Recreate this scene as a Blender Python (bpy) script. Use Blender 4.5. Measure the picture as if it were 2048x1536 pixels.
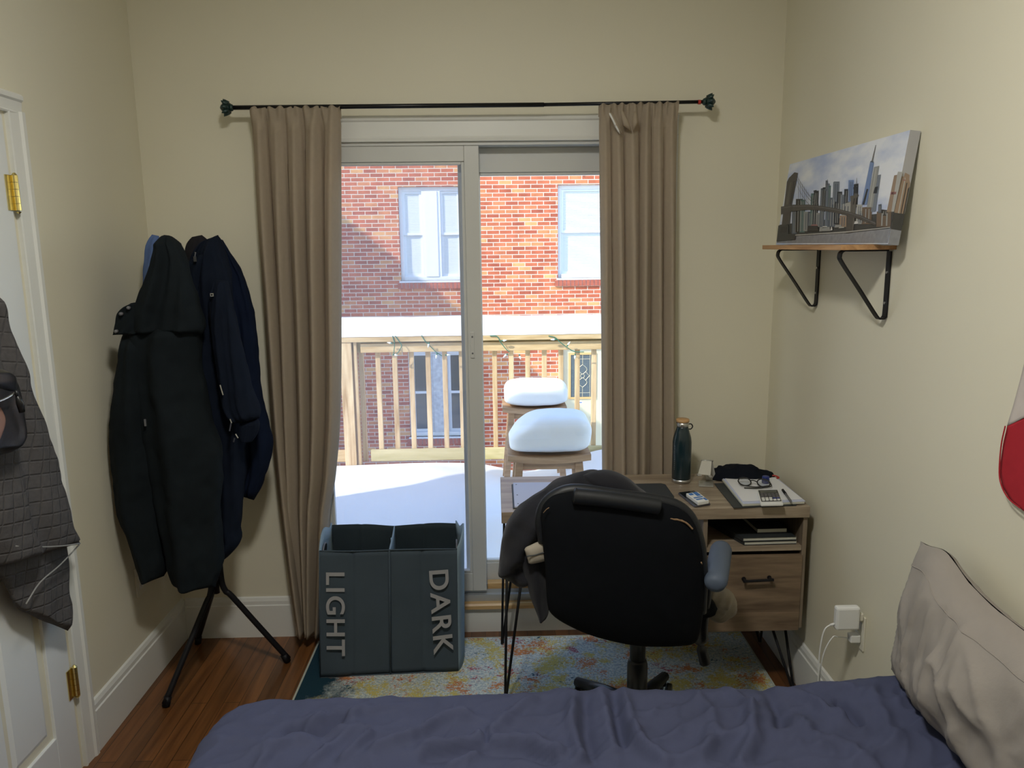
import bpy, bmesh, math, random
from mathutils import Vector, Matrix, noise
random.seed(7)
sc = bpy.context.scene
for o in list(bpy.data.objects): bpy.data.objects.remove(o)
R = math.radians; sin = math.sin; cos = math.cos; pi = math.pi

# ------------------------------------------------------------------ camera
F_PX = 1540.0; EYE = Vector((0, 0, 1.70))
_y, _p, _r = R(1.25), R(10.16), 0.0118
FW = Vector((sin(_y)*cos(_p), cos(_y)*cos(_p), -sin(_p)))
_r0 = Vector((cos(_y), -sin(_y), 0)); _u0 = _r0.cross(FW)
RT = _r0*cos(_r) - _u0*sin(_r); UP = _u0*cos(_r) + _r0*sin(_r)
cd = bpy.data.cameras.new('camera'); cam = bpy.data.objects.new('camera', cd)
sc.collection.objects.link(cam); sc.camera = cam
cd.sensor_width = 36; cd.lens = F_PX/2048*36; cd.clip_start = .05; cd.clip_end = 200
m = Matrix((RT, UP, -FW)).transposed().to_4x4(); m.translation = EYE; cam.matrix_world = m

# ------------------------------------------------------------------ light
SUN_EL, SUN_AZ = 38, 52
SD = Vector((sin(R(SUN_AZ))*cos(R(SUN_EL)), cos(R(SUN_AZ))*cos(R(SUN_EL)), -sin(R(SUN_EL))))
w = bpy.data.worlds.new('sky'); sc.world = w; w.use_nodes = True
nt = w.node_tree; bg = nt.nodes['Background']
sky = nt.nodes.new('ShaderNodeTexSky'); sky.sky_type = 'NISHITA'; sky.sun_disc = False
sky.sun_elevation = R(SUN_EL); sky.sun_rotation = R(SUN_AZ+180); sky.dust_density = .4; sky.air_density = 1.0
nt.links.new(sky.outputs[0], bg.inputs[0]); bg.inputs[1].default_value = 0.58
sl = bpy.data.lights.new('sun', 'SUN'); so = bpy.data.objects.new('sun', sl); sc.collection.objects.link(so)
sl.energy = 5.6; sl.angle = R(.55); sl.color = (1, .90, .74)
so.rotation_euler = SD.to_track_quat('-Z', 'Y').to_euler()
ll = bpy.data.lights.new('ceiling_bulb', 'AREA'); ll.shape = 'DISK'; ll.size = .28; lo = bpy.data.objects.new('ceiling_bulb', ll); sc.collection.objects.link(lo)
lo.location = (-.12, 1.0, 2.84); ll.energy = 30; ll.color = (1, .97, .90)
l2 = bpy.data.lights.new('ceiling_glow', 'POINT'); o2 = bpy.data.objects.new('ceiling_glow', l2); sc.collection.objects.link(o2)
o2.location = (-.12, 1.0, 2.76); l2.energy = 11; l2.shadow_soft_size = .14; l2.color = (1, .97, .90)
vs = sc.view_settings
vs.view_transform = 'Standard'; vs.look = 'None'; vs.gamma = 1; vs.use_curve_mapping = False; vs.exposure = 0.0
sc.cycles.max_bounces = 10; sc.cycles.diffuse_bounces = 6; sc.cycles.transparent_max_bounces = 16
sc.cycles.use_denoising = True; sc.cycles.caustics_reflective = False; sc.cycles.caustics_refractive = False
sc.cycles.sample_clamp_indirect = 6

# ------------------------------------------------------------------ pixel -> world on a known plane (measurements)
def _ray(px, py): return FW*F_PX + RT*(px-1024) + UP*(768-py)
def PY(px, py, Y): d = _ray(px, py); return EYE + d*(Y/d.y)
def PZ(px, py, Z): d = _ray(px, py); return EYE + d*((Z-EYE.z)/d.z)
def PX(px, py, X): d = _ray(px, py); return EYE + d*(X/d.x)
def V(*a): return Vector(a)
def lerp(a, b, t): return a+(b-a)*t
def smooth(t): t = max(0, min(1, t)); return t*t*(3-2*t)

# ------------------------------------------------------------------ materials
def lin(c):
    return tuple(((x/255)/12.92 if x/255 <= .04045 else ((x/255+.055)/1.055)**2.4) for x in c)
def mat(name, col, rough=.6, metal=0, bump=None, var=None, spec=.5, trans=0, coat=0, emit=None, sheen=0):
    """col linear; bump=(scale,strength,dist); var=(scale,amount)"""
    m = bpy.data.materials.new(name); m.use_nodes = True; n = m.node_tree; b = n.nodes['Principled BSDF']
    b.inputs['Base Color'].default_value = (*col, 1); b.inputs['Roughness'].default_value = rough
    b.inputs['Metallic'].default_value = metal; b.inputs['Specular IOR Level'].default_value = spec
    b.inputs['Coat Weight'].default_value = coat
    if sheen: b.inputs['Sheen Weight'].default_value = sheen; b.inputs['Sheen Roughness'].default_value = .5
    tc = n.nodes.new('ShaderNodeTexCoord')
    if var:
        nz = n.nodes.new('ShaderNodeTexNoise'); nz.inputs['Scale'].default_value = var[0]; nz.inputs['Detail'].default_value = 5
        n.links.new(tc.outputs['Object'], nz.inputs['Vector'])
        mx = n.nodes.new('ShaderNodeMix'); mx.data_type = 'RGBA'
        mx.inputs[6].default_value = (*[max(0, c*(1-var[1])) for c in col], 1); mx.inputs[7].default_value = (*[min(1, c*(1+var[1])) for c in col], 1)
        n.links.new(nz.outputs[0], mx.inputs[0]); n.links.new(mx.outputs[2], b.inputs['Base Color'])
    if bump:
        nb = n.nodes.new('ShaderNodeTexNoise'); nb.inputs['Scale'].default_value = bump[0]; nb.inputs['Detail'].default_value = 6
        n.links.new(tc.outputs['Object'], nb.inputs['Vector'])
        bp = n.nodes.new('ShaderNodeBump'); bp.inputs['Strength'].default_value = bump[1]; bp.inputs['Distance'].default_value = bump[2]
        n.links.new(nb.outputs[0], bp.inputs['Height']); n.links.new(bp.outputs[0], b.inputs['Normal'])
    if trans:
        tr = n.nodes.new('ShaderNodeBsdfTranslucent'); tr.inputs[0].default_value = (*col, 1)
        mix = n.nodes.new('ShaderNodeMixShader'); mix.inputs[0].default_value = trans
        out = n.nodes['Material Output']
        n.links.new(b.outputs[0], mix.inputs[1]); n.links.new(tr.outputs[0], mix.inputs[2]); n.links.new(mix.outputs[0], out.inputs[0])
    if emit: b.inputs['Emission Color'].default_value = (*col, 1); b.inputs['Emission Strength'].default_value = emit
    return m
def glass_mat(name, tint=(1, 1, 1), refl=.06):
    m = bpy.data.materials.new(name); m.use_nodes = True; n = m.node_tree; n.nodes.remove(n.nodes['Principled BSDF'])
    t = n.nodes.new('ShaderNodeBsdfTransparent'); t.inputs[0].default_value = (*tint, 1)
    g = n.nodes.new('ShaderNodeBsdfGlossy'); g.inputs['Roughness'].default_value = .02
    x = n.nodes.new('ShaderNodeMixShader'); x.inputs[0].default_value = refl
    n.links.new(t.outputs[0], x.inputs[1]); n.links.new(g.outputs[0], x.inputs[2]); n.links.new(x.outputs[0], n.nodes['Material Output'].inputs[0])
    return m
def wood_mat(name, c1, c2, axis='X', scale=9, stretch=14, rough=.5, plank=None, coat=0, bump=.15):
    """grain running along axis; plank=(width, length) adds floor boards running along Y or X"""
    m = bpy.data.materials.new(name); m.use_nodes = True; n = m.node_tree; b = n.nodes['Principled BSDF']; L = n.links.new
    tc = n.nodes.new('ShaderNodeTexCoord'); mp = n.nodes.new('ShaderNodeMapping')
    s = [scale]*3; s['XYZ'.index(axis)] = scale/stretch; mp.inputs['Scale'].default_value = s
    L(tc.outputs['Object'], mp.inputs[0])
    nz = n.nodes.new('ShaderNodeTexNoise'); nz.inputs['Scale'].default_value = 2.2; nz.inputs['Detail'].default_value = 8; nz.inputs['Distortion'].default_value = 1.2
    L(mp.outputs[0], nz.inputs['Vector'])
    n2 = n.nodes.new('ShaderNodeTexNoise'); n2.inputs['Scale'].default_value = 14; n2.inputs['Detail'].default_value = 4; L(mp.outputs[0], n2.inputs['Vector'])
    ad = n.nodes.new('ShaderNodeMath'); ad.operation = 'MULTIPLY_ADD'; ad.inputs[1].default_value = .35; L(n2.outputs[0], ad.inputs[0]); L(nz.outputs[0], ad.inputs[2])
    cr = n.nodes.new('ShaderNodeValToRGB'); cr.color_ramp.elements[0].position = .42; cr.color_ramp.elements[1].position = .85
    cr.color_ramp.elements[0].color = (*c1, 1); cr.color_ramp.elements[1].color = (*c2, 1); L(ad.outputs[0], cr.inputs[0])
    col = cr.outputs[0]
    if plank:
        sp = n.nodes.new('ShaderNodeSeparateXYZ'); L(tc.outputs['Object'], sp.inputs[0])
        cb = n.nodes.new('ShaderNodeCombineXYZ'); L(sp.outputs[1], cb.inputs[0]); L(sp.outputs[0], cb.inputs[1])
        bt = n.nodes.new('ShaderNodeTexBrick'); bt.inputs['Scale'].default_value = 1; bt.inputs['Brick Width'].default_value = plank[1]
        bt.inputs['Row Height'].default_value = plank[0]; bt.inputs['Mortar Size'].default_value = .0012; bt.offset = .37
        bt.inputs['Color1'].default_value = (.62, .62, .62, 1); bt.inputs['Color2'].default_value = (1.15, 1.15, 1.15, 1); bt.inputs['Mortar'].default_value = (.15, .15, .15, 1)
        L(cb.outputs[0], bt.inputs[0])
        mu = n.nodes.new('ShaderNodeMix'); mu.data_type = 'RGBA'; mu.blend_type = 'MULTIPLY'; mu.inputs[0].default_value = 1
        L(col, mu.inputs[6]); L(bt.outputs[0], mu.inputs[7]); col = mu.outputs[2]
    L(col, b.inputs['Base Color']); b.inputs['Roughness'].default_value = rough; b.inputs['Coat Weight'].default_value = coat
    bp = n.nodes.new('ShaderNodeBump'); bp.inputs['Strength'].default_value = bump; bp.inputs['Distance'].default_value = .002
    L(ad.outputs[0], bp.inputs['Height']); L(bp.outputs[0], b.inputs['Normal'])
    return m
def weave_mat(name, col, scale=900, trans=0, var=.25, rough=.9, vs=30, bumps=.4, sheen=0):
    m = mat(name, col, rough, var=(vs, var), trans=trans, sheen=sheen, spec=.12 if max(col) < .12 else .3); n = m.node_tree; L = n.links.new; b = n.nodes['Principled BSDF']
    tc = n.nodes.new('ShaderNodeTexCoord'); nz = n.nodes.new('ShaderNodeTexNoise'); nz.inputs['Scale'].default_value = scale; nz.inputs['Detail'].default_value = 2
    n2 = n.nodes.new('ShaderNodeTexNoise'); n2.inputs['Scale'].default_value = 22; n2.inputs['Detail'].default_value = 4
    L(tc.outputs['Object'], nz.inputs['Vector']); L(tc.outputs['Object'], n2.inputs['Vector'])
    ad = n.nodes.new('ShaderNodeMath'); ad.operation = 'MULTIPLY_ADD'; ad.inputs[1].default_value = .1; L(nz.outputs[0], ad.inputs[0]); L(n2.outputs[0], ad.inputs[2])
    bp = n.nodes.new('ShaderNodeBump'); bp.inputs['Strength'].default_value = bumps; bp.inputs['Distance'].default_value = .006
    L(ad.outputs[0], bp.inputs['Height']); L(bp.outputs[0], b.inputs['Normal'])
    return m
def brick_mat():
    m = bpy.data.materials.new('brick'); m.use_nodes = True; n = m.node_tree; b = n.nodes['Principled BSDF']; L = n.links.new
    tc = n.nodes.new('ShaderNodeTexCoord'); sp = n.nodes.new('ShaderNodeSeparateXYZ'); L(tc.outputs['Object'], sp.inputs[0])
    cb = n.nodes.new('ShaderNodeCombineXYZ'); L(sp.outputs[0], cb.inputs[0]); L(sp.outputs[2], cb.inputs[1])
    bt = n.nodes.new('ShaderNodeTexBrick'); bt.inputs['Scale'].default_value = 1; bt.inputs['Brick Width'].default_value = .213
    bt.inputs['Row Height'].default_value = .0677; bt.inputs['Mortar Size'].default_value = .0065; bt.inputs['Mortar Smooth'].default_value = .15
    bt.inputs['Color1'].default_value = (0, 0, 0, 1); bt.inputs['Color2'].default_value = (1, 1, 1, 1); bt.inputs['Mortar'].default_value = (.5, .5, .5, 1)
    L(cb.outputs[0], bt.inputs[0])
    cr = n.nodes.new('ShaderNodeValToRGB'); e = cr.color_ramp.elements
    e[0].position = 0; e[0].color = (.36, .085, .05, 1); e[1].position = 1; e[1].color = (.66, .37, .15, 1)
    for p, c in ((.3, (.47, .12, .06)), (.6, (.52, .15, .075)), (.85, (.58, .23, .10))):
        x = e.new(p); x.color = (*c, 1)
    L(bt.outputs[0], cr.inputs[0])
    nz = n.nodes.new('ShaderNodeTexNoise'); nz.inputs['Scale'].default_value = 6; nz.inputs['Detail'].default_value = 6; L(tc.outputs['Object'], nz.inputs['Vector'])
    mm = n.nodes.new('ShaderNodeMix'); mm.data_type = 'RGBA'; mm.blend_type = 'OVERLAY'; mm.inputs[0].default_value = .5
    L(cr.outputs[0], mm.inputs[6]); L(nz.outputs[0], mm.inputs[7])
    mx = n.nodes.new('ShaderNodeMix'); mx.data_type = 'RGBA'; L(bt.outputs[1], mx.inputs[0]); L(mm.outputs[2], mx.inputs[6])
    mx.inputs[7].default_value = (.66, .58, .49, 1); L(mx.outputs[2], b.inputs['Base Color']); b.inputs['Roughness'].default_value = .85
    bp = n.nodes.new('ShaderNodeBump'); bp.inputs['Strength'].default_value = .6; bp.inputs['Distance'].default_value = .006; bp.invert = True
    L(bt.outputs[1], bp.inputs['Height']); L(bp.outputs[0], b.inputs['Normal'])
    return m
def rug_mat():
    m = bpy.data.materials.new('rug_pile'); m.use_nodes = True; n = m.node_tree; b = n.nodes['Principled BSDF']; L = n.links.new
    tc = n.nodes.new('ShaderNodeTexCoord')
    def nz(scale, det, off, dist=0):
        mp = n.nodes.new('ShaderNodeMapping'); mp.inputs['Location'].default_value = (off, off*.7, 0); L(tc.outputs['Object'], mp.inputs[0])
        t = n.nodes.new('ShaderNodeTexNoise'); t.inputs['Scale'].default_value = scale; t.inputs['Detail'].default_value = det; t.inputs['Roughness'].default_value = .72
        t.inputs['Distortion'].default_value = dist; L(mp.outputs[0], t.inputs['Vector']); return t.outputs[0]
    hf = nz(120, 4, 17)
    def spk(src, amt):
        q = n.nodes.new('ShaderNodeMath'); q.operation = 'MULTIPLY_ADD'; q.inputs[1].default_value = amt; L(hf, q.inputs[0]); q2 = n.nodes.new('ShaderNodeMath'); q2.operation = 'ADD'; q2.inputs[1].default_value = -amt/2
        L(src, q2.inputs[0]); L(q2.outputs[0], q.inputs[2]); return q.outputs[0]
    def ramp(src, a, bb):
        c = n.nodes.new('ShaderNodeMapRange'); c.inputs[1].default_value = a; c.inputs[2].default_value = bb; L(src, c.inputs[0]); return c.outputs[0]
    def mix(f, A, B):
        x = n.nodes.new('ShaderNodeMix'); x.data_type = 'RGBA'; L(f, x.inputs[0])
        for s, i in ((A, 6), (B, 7)):
            if isinstance(s, tuple): x.inputs[i].default_value = (*s, 1)
            else: L(s, x.inputs[i])
        return x.outputs[2]
    base = mix(ramp(nz(90, 6, 1), .36, .58), (.30, .44, .52), (.86, .90, .84))
    c = mix(ramp(spk(nz(7, 9, 5), .5), .50, .56), base, (.72, .62, .20))
    c = mix(ramp(spk(nz(6, 10, 11), .5), .555, .60), c, (.68, .27, .10))
    c = mix(ramp(spk(nz(5.3, 10, 23), .5), .60, .65), c, (.48, .11, .14))
    c = mix(ramp(spk(nz(9, 10, 31), .5), .62, .67), c, (.04, .12, .18))
    # weathered navy border: distance to the edge of the rug in metres
    sp = n.nodes.new('ShaderNodeSeparateXYZ'); L(tc.outputs['Object'], sp.inputs[0])
    def mth(op, a, v=None):
        q = n.nodes.new('ShaderNodeMath'); q.operation = op; L(a, q.inputs[0])
        if v is not None:
            if isinstance(v, (int, float)): q.inputs[1].default_value = v
            else: L(v, q.inputs[1])
        return q.outputs[0]
    dx = mth('ADD', sp.outputs[0], .79); nn = mth('MULTIPLY', nz(9, 8, 3), .55)
    e = mth('ADD', dx, mth('SUBTRACT', nn, .27))
    q = n.nodes.new('ShaderNodeMapRange'); q.inputs[1].default_value = .22; q.inputs[2].default_value = .09; L(e, q.inputs[0])
    c = mix(q.outputs[0], c, (.015, .05, .075))
    c2 = mix(ramp(nz(400, 3, 2), .45, .75), c, (.03, .05, .08))
    x = n.nodes.new('ShaderNodeMix'); x.data_type = 'RGBA'; x.inputs[0].default_value = .6; L(c, x.inputs[6]); L(c2, x.inputs[7])
    L(x.outputs[2], b.inputs['Base Color']); b.inputs['Roughness'].default_value = 1; b.inputs['Specular IOR Level'].default_value = .1
    bp = n.nodes.new('ShaderNodeBump'); bp.inputs['Strength'].default_value = .9; bp.inputs['Distance'].default_value = .004
    L(nz(350, 3, 9), bp.inputs['Height']); L(bp.outputs[0], b.inputs['Normal'])
    return m

M_ = {}
M_['wall'] = mat('wall_paint', (.71, .68, .55), .55, bump=(90, .08, .002), var=(1.5, .03))
M_['ceil'] = mat('ceiling_paint', (.75, .74, .68), .8)
M_['trim'] = mat('white_trim_paint', (.72, .73, .70), .38, bump=(30, .04, .002))
M_['vinyl'] = mat('white_vinyl', (.58, .59, .57), .35, var=(6, .04))
M_['doorwhite'] = mat('white_door_paint', (.74, .77, .78), .35)
M_['floor'] = wood_mat('oak_floor', (.085, .030, .009), (.22, .088, .027), 'Y', 8, 16, .32, plank=(.062, .9), coat=.25)
M_['brick'] = brick_mat()
M_['rowlock'] = mat('rowlock_brick', (.40, .11, .07), .85, var=(18, .4), bump=(40, .3, .004))
M_['deckwood'] = wood_mat('treated_pine', (.42, .28, .12), (.72, .57, .35), 'X', 5, 8, .8)
M_['deckpost'] = wood_mat('treated_pine_upright', (.40, .255, .12), (.76, .60, .38), 'Z', 6, 12, .8)
M_['greenwood'] = wood_mat('mossy_pine', (.42, .37, .17), (.62, .55, .33), 'X', 5, 7, .85)
M_['stoolwood'] = wood_mat('teak_stool', (.27, .155, .085), (.50, .33, .20), 'X', 7, 9, .75)
M_['snow'] = mat('snow', (.88, .90, .93), .75, bump=(9, .25, .02), spec=.3)
M_['winwhite'] = mat('white_window_paint', (.74, .78, .82), .5)
M_['peel'] = mat('peeling_white_paint', (.52, .55, .58), .8, var=(16, .5), bump=(40, .6, .005))
M_['darkglass'] = mat('dark_window_glass', (.035, .05, .06), .05, spec=.9)
M_['blind'] = mat('window_blind', (.62, .68, .70), .4, spec=.6)
M_['creamdoor'] = mat('cream_door_paint', (.62, .60, .44), .5)
M_['gold'] = mat('tan_door_trim', (.62, .42, .18), .45)
M_['lead'] = mat('leaded_glass', (.10, .13, .15), .25, var=(60, .4))
M_['came'] = mat('brass_came', (.62, .58, .42), .4, metal=.3)
M_['metalblack'] = mat('black_powder_coated_metal', (.007, .007, .009), .5, spec=.25)
M_['rod'] = mat('dark_curtain_rod', (.012, .012, .014), .35, metal=.4)
M_['finial'] = mat('green_black_finial', (.012, .035, .032), .35)
M_['redtape'] = mat('red_band', (.45, .03, .02), .5)
M_['curtain'] = weave_mat('taupe_curtain', (.58, .50, .395), 700, trans=.5, var=.12, vs=60, bumps=.15)
M_['bolt'] = mat('white_edge_cord', (.7, .7, .68), .6)
M_['brass'] = mat('brass', (.86, .72, .30), .24, metal=1)
M_['parka'] = weave_mat('charcoal_green_parka', (.0085, .0120, .0145), 800, var=.3, vs=12, bumps=.3)
M_['navy'] = weave_mat('navy_jacket_fabric', (.006, .0095, .019), 700, var=.25, vs=12, bumps=.25)
M_['navy2'] = weave_mat('midnight_coat_fabric', (.004, .008, .022), 700, var=.25, vs=12, bumps=.25)
M_['fleece'] = weave_mat('grey_fleece', (.016, .015, .018), 300, var=.3)
M_['denim'] = weave_mat('blue_shirt_cotton', (.09, .15, .33), 600, var=.15)
M_['silver'] = mat('silver_metal', (.6, .6, .6), .3, metal=1)
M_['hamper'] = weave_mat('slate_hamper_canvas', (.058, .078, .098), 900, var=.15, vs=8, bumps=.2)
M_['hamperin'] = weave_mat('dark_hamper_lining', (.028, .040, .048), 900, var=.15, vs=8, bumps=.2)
M_['hampdaylit'] = weave_mat('daylit_hamper_side', (.22, .30, .36), 900, var=.1, vs=8, bumps=.2)  # pale blue of the sides is window daylight put into the colour
M_['letter'] = mat('grey_lettering', (.33, .33, .34), .7)
M_['rug'] = rug_mat()
M_['rugedge'] = mat('rug_binding', (.42, .46, .40), .9)
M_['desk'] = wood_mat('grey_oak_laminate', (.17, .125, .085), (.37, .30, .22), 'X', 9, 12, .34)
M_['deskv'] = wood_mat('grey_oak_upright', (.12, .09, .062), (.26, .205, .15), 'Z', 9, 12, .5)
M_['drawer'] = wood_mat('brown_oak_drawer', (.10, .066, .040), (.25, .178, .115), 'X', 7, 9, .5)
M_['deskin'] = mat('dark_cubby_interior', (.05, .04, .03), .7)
M_['chair'] = weave_mat('black_chair_fabric', (.0045, .0055, .0075), 900, var=.2, vs=25, bumps=.2)
M_['chairedge'] = mat('black_leatherette', (.006, .008, .011), .5, bump=(50, .2, .002))
M_['tear'] = mat('exposed_tan_backing', (.24, .15, .08), .9, var=(90, .5))
M_['armpad'] = mat('blue_grey_armrest_foam', (.075, .10, .145), .6, bump=(200, .1, .001))
M_['plastic'] = mat('black_plastic', (.010, .011, .012), .38)
M_['hoodie'] = weave_mat('charcoal_hoodie', (.016, .0165, .021), 800, var=.2, vs=15, bumps=.35, sheen=.12)
M_['khaki'] = weave_mat('khaki_cotton', (.34, .305, .25), 800, var=.15, vs=20, bumps=.3)
M_['bottle'] = mat('teal_bottle_enamel', (.006, .022, .030), .28, coat=.3)
M_['steel'] = mat('brushed_steel', (.55, .55, .54), .3, metal=1)
M_['bamboo'] = wood_mat('bamboo_lid', (.42, .24, .10), (.55, .34, .16), 'X', 20, 8, .5)
M_['alu'] = mat('silver_aluminium', (.42, .42, .40), .35, metal=.5)
M_['alulight'] = mat('pale_aluminium', (.62, .61, .56), .4, metal=.2)
M_['pouch'] = weave_mat('black_nylon', (.006, .008, .013), 500, bumps=.4)
M_['paper'] = mat('white_paper', (.72, .73, .76), .7)
M_['page'] = mat('ruled_paper', (.50, .54, .70), .7)
M_['ink'] = mat('black_dots', (.01, .01, .015), .6)
M_['folder'] = mat('dark_folder', (.025, .03, .033), .55)
M_['edge'] = mat('cream_page_edges', (.55, .55, .48), .8)
M_['blue'] = mat('blue_plastic', (.012, .03, .20), .35)
M_['blueprint'] = mat('blue_print', (.04, .16, .45), .5)
M_['phone'] = mat('black_phone_glass', (.008, .009, .012), .12)
M_['phonebody'] = mat('grey_phone_body', (.12, .12, .15), .35, metal=.4)
M_['whitepl'] = mat('white_plastic', (.74, .75, .74), .35)
M_['greypl'] = mat('grey_plastic', (.14, .14, .15), .5)
M_['lcd'] = mat('calculator_screen', (.05, .06, .06), .2)
M_['lens'] = glass_mat('eyeglass_lens', (.95, .97, 1), .08)
M_['shelfwood'] = wood_mat('acacia_shelf', (.28, .13, .05), (.52, .30, .14), 'Y', 9, 9, .45)
M_['comforter'] = weave_mat('navy_comforter', (.060, .069, .128), 800, var=.15, vs=9, bumps=.3)
M_['sheet'] = weave_mat('navy_sheet', (.03, .05, .15), 800, var=.1)
M_['pillow'] = weave_mat('taupe_pillowcase', (.30, .275, .25), 900, var=.08, vs=8, bumps=.35)
M_['towel'] = weave_mat('grey_terry_towel', (.085, .08, .08), 420, var=.25, vs=90, bumps=.9)
def _checks(m):
    n = m.node_tree; L = n.links.new; b = n.nodes['Principled BSDF']; tc = n.nodes.new('ShaderNodeTexCoord'); mp = n.nodes.new('ShaderNodeMapping')
    mp.inputs['Rotation'].default_value = (R(12), 0, 0); mp.inputs['Scale'].default_value = (26, 26, 26); L(tc.outputs['Object'], mp.inputs[0]); sp = n.nodes.new('ShaderNodeSeparateXYZ'); L(mp.outputs[0], sp.inputs[0])
    outs = []
    for ax in (1, 2):
        a = n.nodes.new('ShaderNodeMath'); a.operation = 'PINGPONG'; a.inputs[1].default_value = .5; L(sp.outputs[ax], a.inputs[0])
        c = n.nodes.new('ShaderNodeMapRange'); c.inputs[1].default_value = .0; c.inputs[2].default_value = .10; L(a.outputs[0], c.inputs[0]); outs.append(c.outputs[0])
    q = n.nodes.new('ShaderNodeMath'); q.operation = 'MINIMUM'; L(outs[0], q.inputs[0]); L(outs[1], q.inputs[1])
    old = b.inputs['Normal'].links[0].from_socket
    bp = n.nodes.new('ShaderNodeBump'); bp.inputs['Strength'].default_value = .55; bp.inputs['Distance'].default_value = .005; L(q.outputs[0], bp.inputs['Height']); L(old, bp.inputs['Normal']); L(bp.outputs[0], b.inputs['Normal'])
_checks(M_['towel'])
M_['hem'] = mat('towel_hem', (.26, .26, .25), .9)
M_['leather'] = mat('black_leather', (.014, .014, .016), .32, bump=(160, .3, .001))
M_['patch'] = mat('dusty_pink_leather', (.24, .13, .10), .5)
M_['flagred'] = weave_mat('red_flag_nylon', (.42, .022, .035), 400, trans=.1, var=.15)
M_['flagwhite'] = weave_mat('white_flag_nylon', (.55, .50, .47), 400, var=.05)
M_['ivory'] = mat('ivory_outlet_plastic', (.70, .68, .58), .4)
M_['glass'] = glass_mat('door_glass', (.97, .985, .98), .05)
M_['glass2'] = glass_mat('dusty_glass', (.86, .87, .89), .05)
def _dust(m):
    n = m.node_tree; o = n.nodes['Material Output']; src = o.inputs[0].links[0].from_socket
    t = n.nodes.new('ShaderNodeBsdfTranslucent'); x = n.nodes.new('ShaderNodeMixShader'); x.inputs[0].default_value = .07
    n.links.new(src, x.inputs[1]); n.links.new(t.outputs[0], x.inputs[2]); n.links.new(x.outputs[0], o.inputs[0])
_dust(M_['glass2'])
M_['sillwood'] = wood_mat('golden_oak_sill', (.42, .24, .09), (.66, .44, .20), 'X', 10, 10, .4)
M_['track'] = mat('aluminium_track', (.45, .48, .50), .4, metal=.4)
M_['wire'] = mat('green_wire', (.02, .16, .11), .5)
M_['bulb'] = mat('frosted_white_bulb', (.75, .80, .76), .3)
M_['siding'] = mat('white_siding', (.74, .75, .74), .8)
M_['roof'] = mat('asphalt_shingle', (.10, .10, .10), .9)
M_['lampglass'] = mat('opal_lamp_glass', (1, .94, .82), .4, emit=3)

# ------------------------------------------------------------------ mesh helpers
class B:
    def __init__(s): s.v = []; s.f = []; s.m = []
    def add(s, vs, fs, m=0):
        n = len(s.v); s.v += [tuple(v) for v in vs]; s.f += [tuple(i+n for i in f) for f in fs]; s.m += [m]*len(fs); return s
    def box(s, x0, x1, y0, y1, z0, z1, m=0):
        return s.hexa([(x0, y0, z0), (x1, y0, z0), (x1, y1, z0), (x0, y1, z0)], [(x0, y0, z1), (x1, y0, z1), (x1, y1, z1), (x0, y1, z1)], m)
    def hexa(s, lo, hi, m=0):
        return s.add(list(lo)+list(hi), [(3, 2, 1, 0), (4, 5, 6, 7), (0, 1, 5, 4), (1, 2, 6, 5), (2, 3, 7, 6), (3, 0, 4, 7)], m)
    def prism(s, pts, off, m=0):
        """polygon pts (3D) extruded by vector off"""
        n = len(pts); off = Vector(off); a = [Vector(p) for p in pts]; b = [p+off for p in a]
        return s.add(a+b, [tuple(range(n))[::-1], tuple(range(n, 2*n))]+[(i, (i+1) % n, n+(i+1) % n, n+i) for i in range(n)], m)
    def tube(s, path, r, n=10, m=0, cap=True, sq=1):
        P = [Vector(p) for p in path]; k = len(P); rr = r if isinstance(r, (list, tuple)) else [r]*k
        T = [(P[min(i+1, k-1)]-P[max(i-1, 0)]).normalized() for i in range(k)]
        a = Vector((0, 0, 1)) if abs(T[0].z) < .9 else Vector((1, 0, 0)); u = T[0].cross(a).normalized(); vs = []
        for i in range(k):
            u = (u-T[i]*u.dot(T[i])).normalized(); w_ = T[i].cross(u)
            for j in range(n):
                t = 2*pi*j/n; vs.append(P[i]+(u*cos(t)+w_*sin(t)*sq)*rr[i])
        fs = [(i*n+j, i*n+(j+1) % n, (i+1)*n+(j+1) % n, (i+1)*n+j) for i in range(k-1) for j in range(n)]
        if cap: fs += [tuple(range(n))[::-1], tuple(range((k-1)*n, k*n))]
        return s.add(vs, fs, m)
    def lathe(s, c, prof, n=28, m=0, axis='Z'):
        vs = []; c = Vector(c)
        for r, z in prof:
            for j in range(n):
                t = 2*pi*j/n; p = (r*cos(t), r*sin(t), z)
                if axis == 'X': p = (z, r*cos(t), r*sin(t))
                if axis == 'Y': p = (r*sin(t), z, r*cos(t))
                vs.append(c+Vector(p))
        k = len(prof)
        fs = [(i*n+j, i*n+(j+1) % n, (i+1)*n+(j+1) % n, (i+1)*n+j) for i in range(k-1) for j in range(n)]
        fs += [tuple(range(n))[::-1], tuple(range((k-1)*n, k*n))]
        return s.add(vs, fs, m)
    def grid(s, fn, nu, nv, m=0, closed=False):
        vs = [fn(i/(nu-1) if not closed else i/nu, j/(nv-1)) for j in range(nv) for i in range(nu)]
        e = nu if closed else nu-1
        return s.add(vs, [(j*nu+i, j*nu+(i+1) % nu, (j+1)*nu+(i+1) % nu, (j+1)*nu+i) for j in range(nv-1) for i in range(e)], m)
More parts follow.
